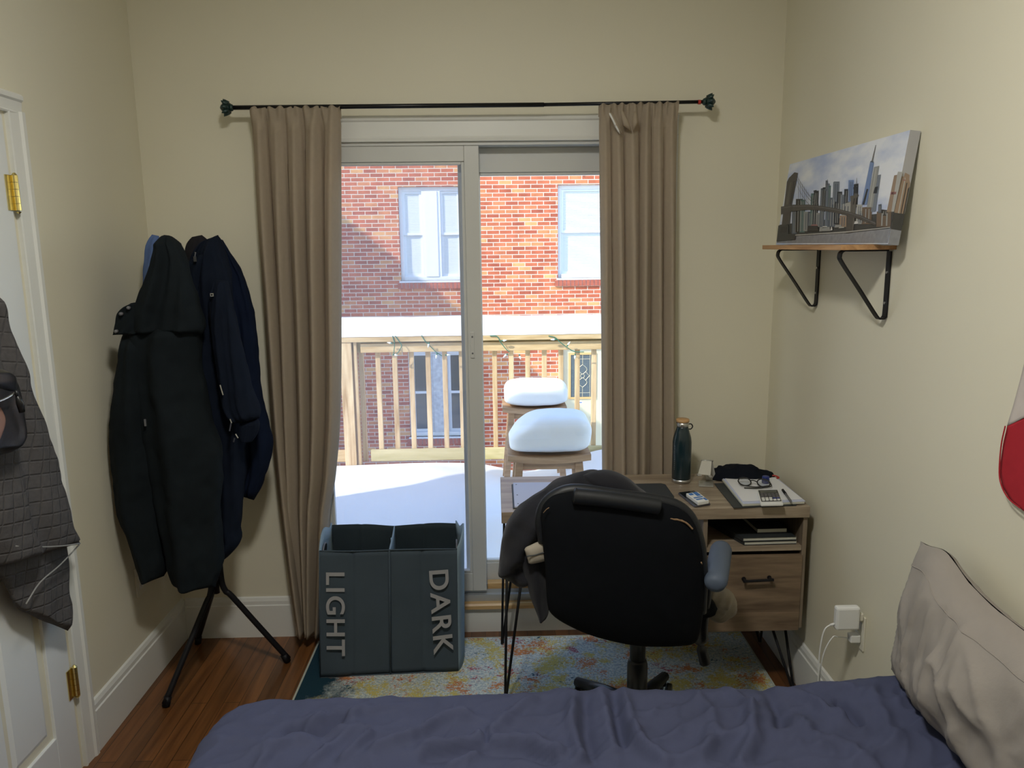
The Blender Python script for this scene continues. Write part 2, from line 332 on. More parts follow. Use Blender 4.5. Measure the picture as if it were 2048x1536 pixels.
def obj(name, b, mats, parent=None, smooth_=False, bevel=0, solid=0, sub=0, fix=True):
    me = bpy.data.meshes.new(name); me.from_pydata(b.v, [], b.f)
    ms = mats if isinstance(mats, (list, tuple)) else [mats]
    for x in ms: me.materials.append(M_[x] if isinstance(x, str) else x)
    me.polygons.foreach_set('material_index', b.m)
    if fix:
        bm = bmesh.new(); bm.from_mesh(me); bmesh.ops.recalc_face_normals(bm, faces=bm.faces); bm.to_mesh(me); bm.free()
    if smooth_: me.polygons.foreach_set('use_smooth', [True]*len(me.polygons))
    me.update(); o = bpy.data.objects.new(name, me); sc.collection.objects.link(o)
    if parent is not None:
        o.parent = parent; o.matrix_parent_inverse = parent.matrix_world.inverted() if parent.type != 'EMPTY' else Matrix.Translation(-parent.location)
    if solid:
        q = o.modifiers.new('thickness', 'SOLIDIFY'); q.thickness = solid; q.offset = 0
    if bevel:
        q = o.modifiers.new('edge', 'BEVEL'); q.width = bevel; q.segments = 2; q.limit_method = 'ANGLE'; q.angle_limit = R(40)
    if sub:
        q = o.modifiers.new('soft', 'SUBSURF'); q.levels = sub; q.render_levels = sub
    return o
def T(name, label, cat, loc=(0, 0, 0), group=None):
    o = bpy.data.objects.new(name, None); sc.collection.objects.link(o); o.location = loc; o.empty_display_size = .05
    return tag(o, label, cat, group)
def tag(o, label, cat, group=None, kind=None):
    o['label'] = label; o['category'] = cat
    if group: o['group'] = group
    if kind: o['kind'] = kind
    return o
def struct(o, label=None, cat=None):
    o['kind'] = 'structure'
    if label: o['label'] = label
    if cat: o['category'] = cat
    return o
def bend(pts, n=8):
    """Catmull-Rom through pts"""
    P = [Vector(p) for p in pts]; P = [2*P[0]-P[1]]+P+[2*P[-1]-P[-2]]; out = []
    for i in range(1, len(P)-2):
        for k in range(n):
            t = k/n; a, b_, c, d = P[i-1:i+3]
            out.append(.5*((2*b_)+(c-a)*t+(2*a-5*b_+4*c-d)*t*t+(3*b_-a-3*c+d)*t**3))
    out.append(P[-2]); return out
def along(pts, t):
    """point at fraction t by cumulative length"""
    L = [0]
    for a, b_ in zip(pts, pts[1:]): L.append(L[-1]+math.hypot(b_[0]-a[0], b_[1]-a[1]))
    s = t*L[-1]
    for i in range(len(pts)-1):
        if s <= L[i+1] or i == len(pts)-2:
            k = (s-L[i])/max(1e-6, L[i+1]-L[i]); return (lerp(pts[i][0], pts[i+1][0], k), lerp(pts[i][1], pts[i+1][1], k))
def drape(L, Rr, plane, nrm, th, folds=(), nu=48, nv=70, rnd=(.12, .05), sq=1.4, crumple=.004, seed=0, curve=True):
    """closed hanging cloth volume between a left and a right outline; nrm points to the viewer side"""
    nrm = Vector(nrm); b = B()
    if curve:
        L = [(p.x, p.y) for p in bend([V(a, c, 0) for a, c in L], 5)]; Rr = [(p.x, p.y) for p in bend([V(a, c, 0) for a, c in Rr], 5)]
    def fn(u, t):
        l = plane(*along(L, t)); r = plane(*along(Rr, t)); mid = (l+r)/2; h = (r-l)/2
        a = 2*pi*u; c = cos(a); s_ = sin(a)
        prof = min(1, (t/rnd[0])**.5 if t < rnd[0] else 1, ((1-t)/rnd[1])**.5 if t > 1-rnd[1] else 1); prof = max(prof, .06)
        cx = math.copysign(abs(c)**(2/sq/1.4), c); sx = math.copysign(abs(s_)**(.8), s_)
        d = th*sx*prof
        for amp, fr, ph, sl in folds: d += amp*sin(fr*cx+ph+sl*t)*prof*(abs(s_)**.5)*(1 if s_ > 0 else .5)
        p = mid+h*cx+nrm*d
        nv_ = noise.noise_vector(p*9+V(seed, 0, 0))*crumple*2.0+noise.noise_vector(p*26+V(seed, 5, 0))*crumple*.7
        return p+nv_*prof
    b.grid(fn, nu, nv, closed=True)
    b.f.append(tuple(range(nu))); b.m.append(0); b.f.append(tuple((nv-1)*nu+i for i in range(nu))); b.m.append(0)
    return b
def inflate(out, plane, nrm, th, rings=9, center=None, p=.5, crumple=0, freq=10, bumpf=None, seed=0, nsm=4):
    """cushion-like closed volume from a star-shaped outline"""
    nrm = Vector(nrm); pts = [(q.x, q.y) for q in bend([V(a, c, 0) for a, c in out+[out[0]]], nsm)][:-1]; n = len(pts)
    cx, cy = center or (sum(a for a, _ in pts)/n, sum(c for _, c in pts)/n); b = B(); vs = []
    for side in (1, -1):
        for k in range(rings):
            s_ = 1-(k/(rings))**1.5
            h = th*(1-s_**2.6)**p
            for a, c in pts:
                P = plane(cx+(a-cx)*s_, cy+(c-cy)*s_)+nrm*h*side
                if crumple: P = P+noise.noise_vector(P*freq+V(seed, 0, 0))*crumple*(.3 if k == 0 else 1)
                if bumpf: P = P+nrm*side*bumpf(cx+(a-cx)*s_, cy+(c-cy)*s_)*(0 if k == 0 else 1)
                vs.append(P)
        vs.append(plane(cx, cy)+nrm*th*side)
    w_ = rings*n+1; fs = []
    for q in (0, 1):
        o_ = q*w_
        for k in range(rings-1):
            for i in range(n):
                j = (i+1) % n; f = (o_+k*n+i, o_+k*n+j, o_+(k+1)*n+j, o_+(k+1)*n+i); fs.append(f if q else f[::-1])
        for i in range(n): fs.append((o_+(rings-1)*n+i, o_+(rings-1)*n+(i+1) % n, o_+rings*n))
    return b.add(vs, fs) if False else _weld(b.add(vs, fs))
def _weld(b):
    bm = bmesh.new(); vv = [bm.verts.new(v) for v in b.v]
    for f in b.f: bm.faces.new([vv[i] for i in f])
    bmesh.ops.remove_doubles(bm, verts=bm.verts, dist=1e-5); bm.verts.index_update()
    r = B(); r.v = [tuple(v.co) for v in bm.verts]; r.f = [tuple(v.index for v in f.verts) for f in bm.faces]; r.m = [0]*len(r.f); bm.free(); return r

# ================================================================== SETTING: the room
XL, XR, YB, YR, ZC = -1.40, 1.17, 3.216, -1.5, 2.95
YO = 3.42                                    # outer face of the window wall
DX0, DX1, DZ0, DZ1 = -.84, .69, .165, 2.135  # opening of the sliding door
b = B()
b.box(-3.2, DX0, YB, YO, -3.2, ZC+.1); b.box(DX1, 4.2, YB, YO, -3.2, ZC+.1)
b.box(DX0, DX1, YB, YO, -3.2, DZ0); b.box(DX0, DX1, YB, YO, DZ1, ZC+.1)
struct(obj('wall_back', b, 'wall'))
struct(obj('wall_left', B().box(XL-.12, XL, YR-.1, YB, -.1, ZC+.1), 'wall'))
struct(obj('wall_right', B().box(XR, XR+.12, YR-.1, YB, -.1, ZC+.1), 'wall'))
struct(obj('wall_rear', B().box(XL-.12, XR+.12, YR-.12, YR, -.1, ZC+.1), 'wall'))
struct(obj('floor', B().box(XL, XR, YR, YB, -.1, 0), 'floor'))
struct(obj('ceiling', B().box(XL-.12, XR+.12, YR-.12, YB, ZC, ZC+.1), 'ceil'))
struct(obj('roof', B().box(-3.2, 4.2, YR-1, YO+.06, ZC+.1, ZC+.2), 'roof'))
def baseboard(name, along_y, x, a0, a1, s_):
    prof = [(0, 0), (.016, 0), (.016, .148), (.012, .152), (.012, .168), (.007, .182), (0, .186)]
    b = B()
    if along_y: b.prism([(x+s_*d, a0, z) for d, z in prof], (0, a1-a0, 0))
    else: b.prism([(a0, YB-d, z) for d, z in prof], (a1-a0, 0, 0))
    return struct(obj(name, b, 'trim'))
baseboard('baseboard_left', 1, XL, 2.43, YB, 1)
baseboard('baseboard_right', 1, XR, YR, YB, -1)
baseboard('baseboard_back', 0, 0, XL+.016, DX0-.06, 1)
baseboard('baseboard_back_right', 0, 0, DX1+.06, XR-.016, 1)
# apron and wooden strip below the sliding door
struct(obj('trim_1', B().box(DX0-.05, DX1+.05, YB-.012, YB+.0, 0, .118), 'trim'))
b = B().prism([(DX0-.05, YB-.034, .118), (DX0-.05, YB-.034, .134), (DX0-.05, YB-.028, .142), (DX0-.05, YB+.0, .142), (DX0-.05, YB, .118)], (DX1-DX0+.1, 0, 0))
struct(obj('trim_2', b, 'sillwood'))
# head casing with stepped profile and side casings
b = B()
cas = [(0, 2.115), (.016, 2.115), (.018, 2.128), (.016, 2.134), (.016, 2.190), (.022, 2.196), (.024, 2.206), (.018, 2.214), (0, 2.214)]
b.prism([(DX0-.06, YB-d, z) for d, z in cas], (DX1-DX0+.12, 0, 0))
b.box(DX0-.06, DX0+.01, YB-.016, YB, .142, 2.115); b.box(DX1-.01, DX1+.06, YB-.016, YB, .142, 2.115)
struct(obj('trim_3', b, 'trim'))

# sliding door: door_1
d1 = bpy.data.objects.new('door_1', None); sc.collection.objects.link(d1); d1.location = ((DX0+DX1)/2, YB+.08, DZ0)
struct(d1, 'white two-panel sliding glass door to the snowy deck', 'sliding door')
b = B()
b.box(DX0, DX0+.03, YB+.0, YB+.16, DZ0, DZ1); b.box(DX1-.03, DX1, YB, YB+.16, DZ0, DZ1)
b.box(DX0+.03, DX1-.03, YB, YB+.16, DZ1-.035, DZ1)
obj('frame', b, 'vinyl', d1, bevel=.002)
b = B().box(DX0+.03, DX1-.03, YB-.002, YB+.16, .142, .172).box(DX0+.03, DX1-.03, YB+.022, YB+.028, .172, .186).box(DX0+.03, DX1-.03, YB+.075, YB+.08, .172, .186)
obj('track', b, 'track', d1)
obj('wooden_threshold', B().box(-.05, DX1-.03, YB+.03, YB+.072, .172, .212), 'sillwood', d1, bevel=.004)
def door_panel(x0, x1, y0, y1, z0, z1, st_l, st_r, top, bot, gm, name):
    b = B(); b.box(x0, x0+st_l, y0, y1, z0, z1); b.box(x1-st_r, x1, y0, y1, z0, z1)
    b.box(x0+st_l, x1-st_r, y0, y1, z1-top, z1); b.box(x0+st_l, x1-st_r, y0, y1, z0, z0+bot)
    # glazing bead
    g = .012; i0, i1, j0, j1 = x0+st_l, x1-st_r, z0+bot, z1-top; yb0, yb1 = y0+.006, y1-.006
    b.box(i0, i0+g, yb0, yb1, j0, j1); b.box(i1-g, i1, yb0, yb1, j0, j1); b.box(i0+g, i1-g, yb0, yb1, j0, j0+g); b.box(i0+g, i1-g, yb0, yb1, j1-g, j1)
    o = obj(name, b, 'vinyl', d1, bevel=.0025)
    yc = (y0+y1)/2; obj('pane', B().box(i0+g, i1-g, yc-.003, yc+.003, j0+g, j1-g), gm, o)
    return o
pl = PY(957, 290, YB+.005); pr_ = PY(921, 290, YB+.005)
px1 = pl.x
pan = door_panel(DX0+.02, px1, YB+.004, YB+.042, .188, DZ1-.035, .10, px1-pr_.x-.012, .062, .083, 'glass2', 'door_panel')
hb = B(); hc = PY(945, 690, YB+.004)
hb.prism([(hc.x-.008, YB+.004, hc.z-.055), (hc.x+.008, YB+.004, hc.z-.055), (hc.x+.008, YB+.004, hc.z+.055), (hc.x-.008, YB+.004, hc.z+.055)], (0, -.006, 0))
for dz in (-.035, .035): hb.lathe((hc.x, YB-.004, hc.z+dz), [(.004, 0), (.004, .003)], 10, 1, 'Y')
obj('latch_plate', hb, ['vinyl', 'greypl'], pan, bevel=.002)
door_panel(px1-.09, DX1-.02, YB+.078, YB+.116, .188, DZ1-.035, .08, .08, .10, .10, 'glass', 'door_panel')

# hinged white door in the left wall: door_2
d2 = bpy.data.objects.new('door_2', None); sc.collection.objects.link(d2); d2.location = (XL, 1.93, 0)
struct(d2, 'white panelled door standing in the left wall', 'door')
YD0, YD1, ZD = 1.54, 2.325, 2.085
def cascut(p): return p
b = B()
prof = [(0, 0), (.012, 0), (.014, .006), (.011, .012), (.014, .05), (.020, .058), (.020, .074), (.014, .082), (0, .082)]
b.prism([(XL+d, YD1+.024+q*.95, 0) for d, q in prof], (0, 0, ZD+.02))
b.prism([(XL+d, YD0-.012-q, 0) for d, q in prof], (0, 0, ZD+.02))
b.prism([(XL+d, YD0-.094, ZD+.012+q*.72) for d, q in prof], (0, YD1-YD0+.188, 0))
obj('casing', b, 'trim', d2)
XS = XL+.002                                  # face of the slab
b = B().box(XL-.001, XS-.010, YD0+.003, YD1-.003, .008, ZD)
def stile(y0, y1, z0, z1): b.box(XS-.012, XS+.008, y0, y1, z0, z1)
rails = [(.008, .20), (.84, 1.02), (1.62, 1.72), (1.98, ZD)]
cols = [(YD0+.003, YD0+.115), ((YD0+YD1)/2-.05, (YD0+YD1)/2+.05), (YD1-.115, YD1-.003)]
for y0, y1 in cols: stile(y0, y1, .008, ZD)
for z0, z1 in rails: stile(cols[0][1], cols[1][0], z0, z1); stile(cols[1][1], cols[2][0], z0, z1)
for (z0, z1) in ((.20, .84), (1.02, 1.62), (1.72, 1.98)):
    for (ya, yb_) in ((cols[0][1], cols[1][0]), (cols[1][1], cols[2][0])):
        i = .030
        b.hexa([(XS-.009, ya+.012, z0+.012), (XS-.009, yb_-.012, z0+.012), (XS-.009, yb_-.012, z1-.012), (XS-.009, ya+.012, z1-.012)],
               [(XS+.004, ya+.012+i, z0+.012+i), (XS+.004, yb_-.012-i, z0+.012+i), (XS+.004, yb_-.012-i, z1-.012-i), (XS+.004, ya+.012+i, z1-.012-i)])
obj('door_leaf', b, 'doorwhite', d2, bevel=.002)
for zc in (1.868, 1.10, .322):
    b = B().box(XS+.004, XS+.011, YD1-.028, YD1+.004, zc-.05, zc+.05)
    for k in range(5):
        b.lathe((XS+.017, YD1+.006, zc-.05+k*.02), [(.0085, .0006), (.0085, .0194)], 12)
    b.lathe((XS+.017, YD1+.006, zc-.053), [(.003, -.006), (.0085, .0)], 12).lathe((XS+.017, YD1+.006, zc+.053), [(.0085, -.003), (.003, .004)], 12)
    obj('hinge', b, 'brass', d2)
# towel hook rail on the door (above the frame of the photo)
# ------------------------------------------------------------------ wall outlets
def outlet(name, side, yc, zc, label):
    x = XL if side < 0 else XR; s_ = 1 if side < 0 else -1
    t = T(name, label, 'wall outlet', (x, yc, zc))
    obj('cover_plate', B().box(min(x, x+s_*.006), max(x, x+s_*.006), yc-.036, yc+.036, zc-.058, zc+.058), 'ivory', t, bevel=.002)
    for dz in (-.02, .02):
        o = obj('socket', B().box(min(x+s_*.005, x+s_*.008), max(x+s_*.005, x+s_*.008), yc-.017, yc+.017, zc+dz-.014, zc+dz+.014), 'whitepl', t, bevel=.003)
        sb = B()
        for dy in (-.006, .006): sb.box(min(x+s_*.007, x+s_*.0085), max(x+s_*.007, x+s_*.0085), yc+dy-.001, yc+dy+.001, zc+dz-.002, zc+dz+.006)
        obj('slots', sb, 'plastic', o)
    return t
outlet('wall_outlet', -1, 2.853, .435, 'pale wall outlet low on the left wall behind the hanging coats')
outlet('wall_outlet', 1, 2.290, .462, 'ivory wall outlet on the right wall with the white charger plugged in')
# ceiling lamp in the part of the room behind the camera
t = T('ceiling_lamp', 'round opal glass lamp on the ceiling above the bed', 'lamp', (-.12, 1.0, ZC))
obj('base_plate', B().lathe((-.12, 1.0, ZC-.03), [(.16, 0), (.165, .012), (.165, .03)]), 'steel', t, True)
obj('lamp_shade', B().lathe((-.12, 1.0, ZC-.03), [(.02, -.062), (.08, -.056), (.125, -.035), (.15, 0)]), 'lampglass', t, True)

# ================================================================== OUTDOORS
YW = 13.2
bd = T('brick_building', 'red brick house across the yard with white windows', 'building', (0, YW, -2.6))
b = B()
def wall_holes(x0, x1, z0, z1, holes, y0, y1):
    xs = sorted({x0, x1, *[h[0] for h in holes], *[h[1] for h in holes]}); zs = sorted({z0, z1, *[h[2] for h in holes], *[h[3] for h in holes]})
    for a, c in zip(xs, xs[1:]):
        for d, e in zip(zs, zs[1:]):
            mx, mz = (a+c)/2, (d+e)/2
            if not any(h[0] < mx < h[1] and h[2] < mz < h[3] for h in holes): b.box(a, c, y0, y1, d, e)
W1 = (-1.575, -.50, 1.135, 2.69); W2 = (1.09, 2.02, 1.150, 2.70); W3 = (-1.51, -.44, -1.585, -.045); DR = (1.165, 2.08, -2.35, -.02)
W4 = (3.6, 4.5, 1.15, 2.70); W5 = (-4.6, -3.6, 1.135, 2.69)
wall_holes(-5.5, 6.5, -2.7, 4.3, [W1, W2, W3, DR, W4, W5], YW, YW+.3)
obj('brick_wall', b, 'brick', bd)
obj('roof', B().prism([(-5.8, YW-.3, 4.3), (-5.8, YW+4, 5.3), (-5.8, YW+4, 5.15), (-5.8, YW-.3, 4.2)], (12.6, 0, 0)), 'roof', bd)
obj('inner_wall', B().box(-5.4, 6.4, YW+.75, YW+.8, -2.7, 4.2), 'siding', bd)
def far_window(W, double, top_mat, bot_mat, mull='winwhite'):
    x0, x1, z0, z1 = W; y = YW+.07; f = B(); fw = .06
    f.box(x0, x0+fw, y, y+.12, z0, z1); f.box(x1-fw, x1, y, y+.12, z0, z1); f.box(x0+fw, x1-fw, y, y+.12, z1-.07, z1); f.box(x0+fw, x1-fw, y-.02, y+.12, z0, z0+.07)
    f.box(x0-.02, x1+.02, YW-.03, y, z0-.03, z0)
    o = obj('window', f, 'winwhite', bd, bevel=.004)
    bays = [(x0+fw, x1-fw)]
    if double:
        xm = (x0+x1)/2; mw = .155
        mb = B().box(xm-mw, xm+mw, y-.015, y+.12, z0+.07, z1-.07).box(xm-mw+.05, xm+mw-.05, y-.035, y-.01, z0+.07, z1-.07)
        obj('mullion', mb, mull, o)
        bays = [(x0+fw, xm-mw), (xm+mw, x1-fw)]
    zm = (z0+z1)/2-.0
    for a, c in bays:
        s_ = B(); q = .042
        for (d, e, yy) in ((zm-.015, z1-.07, y+.03), (z0+.07, zm+.02, y+.065)):
            s_.box(a, a+q, yy, yy+.03, d, e).box(c-q, c, yy, yy+.03, d, e).box(a+q, c-q, yy, yy+.03, e-q, e).box(a+q, c-q, yy, yy+.03, d, d+q)
        so_ = obj('sash', s_, 'winwhite', o)
        obj('pane', B().box(a+q, c-q, y+.05, y+.055, zm, z1-.08).box(a+q, c-q, y+.08, y+.085, z0+.08, zm), [top_mat], o)
        if top_mat == 'blind':
            sl_ = B(); z = z0+.09
            while z < z1-.09: sl_.box(a+q, c-q, y+.044 if z > zm else y+.074, y+.05 if z > zm else y+.08, z, z+.014); z += .026
            obj('blind', sl_, 'winwhite', o)
    # rowlock sill: one course of bricks on edge
    rb = B(); x = x0-.05
    while x < x1+.03: rb.box(x, x+.058, YW-.035, YW+.05, z0-.13, z0-.032); x += .067
    rb.box(x0-.05, x1+.05, YW-.02, YW+.03, z0-.125, z0-.03, 1)
    obj('sill', rb, ['rowlock', 'siding'], bd)
far_window(W1, True, 'blind', 'blind'); far_window(W2, False, 'blind', 'blind'); far_window(W3, True, 'darkglass', 'darkglass', 'peel')
far_window(W4, False, 'blind', 'blind'); far_window(W5, True, 'blind', 'blind')
x0, x1, z0, z1 = DR; y = YW+.08
db = B().box(x0+.0, x1, y, y+.05, z0, z1)
dd = obj('door', db, 'creamdoor', bd, bevel=.004)
gx0, gx1, gz0, gz1 = 1.285, 1.77, -.965, -.145
fr = B(); q = .035
fr.box(gx0, gx0+q, y-.02, y, gz0, gz1).box(gx1-q, gx1, y-.02, y, gz0, gz1).box(gx0+q, gx1-q, y-.02, y, gz0, gz0+q).box(gx0+q, gx1-q, y-.02, y, gz1-q, gz1)
obj('glass_frame', fr, 'gold', dd)
lg = obj('leaded_pane', B().box(gx0+q, gx1-q, y-.006, y-.001, gz0+q, gz1-q), 'lead', dd)
cm = B(); cxm = (gx0+gx1)/2; czm = (gz0+gz1)/2; rr = .0045
def came(pts): cm.tube([(a, y-.009, c) for a, c in pts], rr, 6)
came([(cxm-.13, gz0+q), (cxm-.13, gz1-q)]); came([(cxm+.13, gz0+q), (cxm+.13, gz1-q)]); came([(cxm-.13, gz0+.11), (cxm+.13, gz0+.11)]); came([(cxm-.13, gz1-.11), (cxm+.13, gz1-.11)])
came([(cxm, gz0+q), (cxm, czm-.2)]); came([(cxm, czm+.2), (cxm, gz1-q)])
for sg in (1, -1):
    came([(cxm+.075*sin(pi*k/10)*(1 if sg > 0 else 1), czm+sg*(.03+.17*k/10)) for k in range(11)])
    came([(cxm-.075*sin(pi*k/10), czm+sg*(.03+.17*k/10)) for k in range(11)])
    came([(cxm+sg*.05, czm-.08), (cxm+sg*.12, czm), (cxm+sg*.05, czm+.08)])
came([(cxm+.035*cos(2*pi*k/14), czm+.035*sin(2*pi*k/14)) for k in range(15)])
obj('leading', cm, 'came', dd)
pb = B()
for a, c in ((x0+.12, (x0+x1)/2-.05), ((x0+x1)/2+.05, x1-.12)): pb.box(a, c, y-.008, y, -2.2, -1.25)
obj('lower_panels', pb, 'creamdoor', dd, bevel=.006)
stk = B().prism([(1.495+.035*cos(2*pi*k/18), y, -1.03+.035*sin(2*pi*k/18)) for k in range(18)], (0, -.003, 0)); stk.box(1.472, 1.518, y-.005, y-.002, -1.038, -1.024, 1)
obj('sticker', stk, ['paper', 'blueprint'], dd)
tag(obj('hanging_rod', B().tube([PY(1162, 300, YW-.05), PY(1161, 345, YW-.05)], .012, 8), 'metalblack'), 'thin dark conduit hanging down the brick wall above the right upper window', 'conduit')

b = B().grid(lambda u, v: V(lerp(-12, 14, u), lerp(YO+.05, YW-.02, v), -2.45+.12*noise.noise(V(u*14, v*8, 2))), 50, 30)
tag(obj('yard_snow', b, 'snow', smooth_=True), 'snow covering the yard below the deck', 'snow', kind='stuff')

# unseen house shape added on the left to throw the slanted shadow
hz = lambda x: 7.62-(x+7.95)*.834
hs = T('shadow_house', 'unseen gabled house shape added to throw the slanted shadow', 'house', (-8, 7.6, -2.6))
obj('blocker_walls', B().prism([(-16, 6.9, -2.3), (-3.9, 6.9, -2.3), (-3.9, 6.9, hz(-3.9)-.05), (-10, 6.9, hz(-10)-.05), (-16, 6.9, hz(-10)-5.05)], (0, 2.08, 0)), 'siding', hs)  # added walls, white to bounce sun in through the door
obj('blocker_roof', B().prism([(-3.4, 6.75, hz(-3.4)), (-10, 6.75, hz(-10)), (-16.4, 6.75, hz(-10)-5.3), (-16.4, 6.75, hz(-10)-5.5), (-10, 6.75, hz(-10)-.16), (-3.4, 6.75, hz(-3.4)-.16)], (0, 2.25, 0)), 'roof', hs)

# deck
YRL = 6.10
b = B()
for k in range(19): b.box(-3.2, 4.2, YO+k*.144, YO+k*.144+.138, -.235, -.20)
b.box(-3.2, 4.2, YO, YO+.04, -.43, -.235); b.box(-3.2, 4.2, YRL-.02, YRL+.02, -.43, -.235)
for x in (-3, -.6, 1.8, 4.0): b.box(x, x+.09, YRL-.1, YRL-.02, -2.6, -.235)
struct(obj('deck', b, 'deckwood'), 'wooden deck outside the sliding door', 'deck')
rl = T('deck_railing', 'weathered wooden railing along the far edge of the deck', 'railing', (0, YRL, -.2))
XA, XB = -3.1, 4.1
obj('cap_rail', B().box(XA, XB, YRL-.055, YRL+.095, .968, 1.012), 'deckwood', rl, bevel=.004)
obj('upper_rail', B().box(-1.065, XB, YRL-.02, YRL+.018, .880, .951), 'deckwood', rl, bevel=.003)
obj('upper_rail', B().box(XA, -1.225, YRL-.02, YRL+.018, .880, .951), 'deckwood', rl, bevel=.003)
obj('blocking_rail', B().box(XA, XB, YRL+.018, YRL+.05, .88, .968), 'greenwood', rl)
obj('lower_rail', B().box(-1.02, XB, YRL-.02, YRL+.018, -.012, .082), 'greenwood', rl, bevel=.003)
obj('lower_rail', B().box(XA, -1.225, YRL-.02, YRL+.018, -.012, .082), 'deckwood', rl, bevel=.003)
pz = PY(680, 700, YRL-.03).x
obj('post', B().box(pz, pz+.092, YRL-.045, YRL+.045, -.2, .968).box(pz+.105, pz+.13, YRL-.03, YRL+.01, -.1, .968), 'deckpost', rl, bevel=.003)
obj('post', B().box(2.95, 3.04, YRL-.045, YRL+.045, -.2, .968), 'deckpost', rl, bevel=.003)
bx = [PY(726, 800, YRL+.03).x+.1335*k for k in range(-15, 36)]
for x in bx:
    if abs(x-pz-.045) < .06 or abs(x-3.0) < .07 or x < XA or x > XB-.05: continue
    obj('baluster', B().box(x-.019, x+.019, YRL+.02, YRL+.058, -.02, .9), 'deckpost', rl, bevel=.002)
def snow_cap(u, v):
    x = lerp(XA, XB, u); a = pi*v
    top = .145+.012*noise.noise(V(x*1.3, 0, 1)); w_ = .078
    c = cos(a); s_ = sin(a)
    return V(x, YRL+.02-w_*math.copysign(abs(c)**.45, c), 1.010+top*abs(s_)**.4+.003*noise.noise(V(x*9, v*4, 3)))
b = B().grid(snow_cap, 160, 15); b.f.append(tuple(0+160*j for j in range(15))); b.m.append(0); b.f.append(tuple(159+160*j for j in range(15))); b.m.append(0)
tag(obj('railing_snow', b, 'snow', smooth_=True), 'thick band of sunlit snow lying along the top of the deck railing', 'snow', kind='stuff')
def deck_snow(u, v):
    x = lerp(-3.1, 4.1, u); y = lerp(YO+.01, YRL-.05, v)
    z = .045-.075*smooth((y-4.6)/1.4)+.02*noise.noise(V(x*1.1, y*1.1, 7))
    z += .10*smooth((x-.42)/.5)*smooth((y-5.3)/.7)
    z -= .085*math.exp(-((x-.22)/.26)**2)*smooth((y-5.45)/.5)
    z += .05*math.exp(-((x+.55)/.25)**2-((y-5.75)/.2)**2)
    z += .05*math.exp(-((x-.0)/.3)**2-((y-4.6)/.2)**2)*0
    return V(x, y, z)
b = B().grid(deck_snow, 150, 70)
tag(obj('deck_snow', b, 'snow', smooth_=True, solid=.0), 'smooth snow lying over the deck floor, mostly in blue shade', 'snow', kind='stuff')
# stools
def stool(cx, cy, label, rot=0):
    t = T('wooden_stool', label, 'stool', (cx, cy, -.2)); w_ = .233; zt = .55
    def P(x, y, z): return V(cx+x*cos(rot)-y*sin(rot), cy+x*sin(rot)+y*cos(rot), z)
    b = B(); n = 9
    top = [[P(lerp(-w_, w_, i/(n-1)), lerp(-.17, .17, j/(n-1)), zt-.018*(1-(2*i/(n-1)-1)**2)) for i in range(n)] for j in range(n)]
    b.grid(lambda u, v: top[round(v*(n-1))][round(u*(n-1))], n, n)
    bot = [[p-V(0, 0, .034) for p in r_] for r_ in top]
    b.grid(lambda u, v: bot[round(v*(n-1))][round(u*(n-1))], n, n)
    for e in ('a', 'b', 'c', 'd'):
        fn = {'a': lambda u, v: lerp(top[0][round(u*(n-1))], bot[0][round(u*(n-1))], v), 'b': lambda u, v: lerp(top[n-1][round(u*(n-1))], bot[n-1][round(u*(n-1))], v),
              'c': lambda u, v: lerp(top[round(u*(n-1))][0], bot[round(u*(n-1))][0], v), 'd': lambda u, v: lerp(top[round(u*(n-1))][n-1], bot[round(u*(n-1))][n-1], v)}[e]
        b.grid(fn, n, 2)
    obj('seat', _weld(b), 'stoolwood', t)
    for sx in (-1, 1):
        for sy in (-1, 1):
            k = .022; a = P(sx*.165, sy*.12, .53); c = P(sx*.225, sy*.18, -.2)
            lo_ = [c+V(-k, -k, 0), c+V(k, -k, 0), c+V(k, k, 0), c+V(-k, k, 0)]; hi = [a+V(-k, -k, 0), a+V(k, -k, 0), a+V(k, k, 0), a+V(-k, k, 0)]
            obj('leg', B().hexa(lo_, hi), 'stoolwood', t, bevel=.003)
    b = B()
    for sy in (-1, 1): b.hexa([P(-.17, sy*.125-.01, .458), P(.17, sy*.125-.01, .458), P(.17, sy*.125+.01, .458), P(-.17, sy*.125+.01, .458)], [P(-.165, sy*.125-.01, .515), P(.165, sy*.125-.01, .515), P(.165, sy*.125+.01, .515), P(-.165, sy*.125+.01, .515)])
    for sx in (-1, 1): b.hexa([P(sx*.17-.01, -.125, .458), P(sx*.17+.01, -.125, .458), P(sx*.17+.01, .125, .458), P(sx*.17-.01, .125, .458)], [P(sx*.165-.01, -.125, .515), P(sx*.165+.01, -.125, .515), P(sx*.165+.01, .125, .515), P(sx*.165-.01, .125, .515)])
    obj('apron', b, 'stoolwood', t)
    return t
YF_, YK = 4.32, 5.62
fx = (PY(1017, 904, YF_-.17).x+PY(1181, 904, YF_-.17).x)/2; kx = (PY(1007.7, 809, YK-.17).x+PY(1131, 809, YK-.17).x)/2
stool(fx, YF_, 'wooden stool nearer the glass door, carrying the larger shaded snow block'); stool(kx, YK, 'wooden stool nearer the railing, carrying the sunlit snow block')
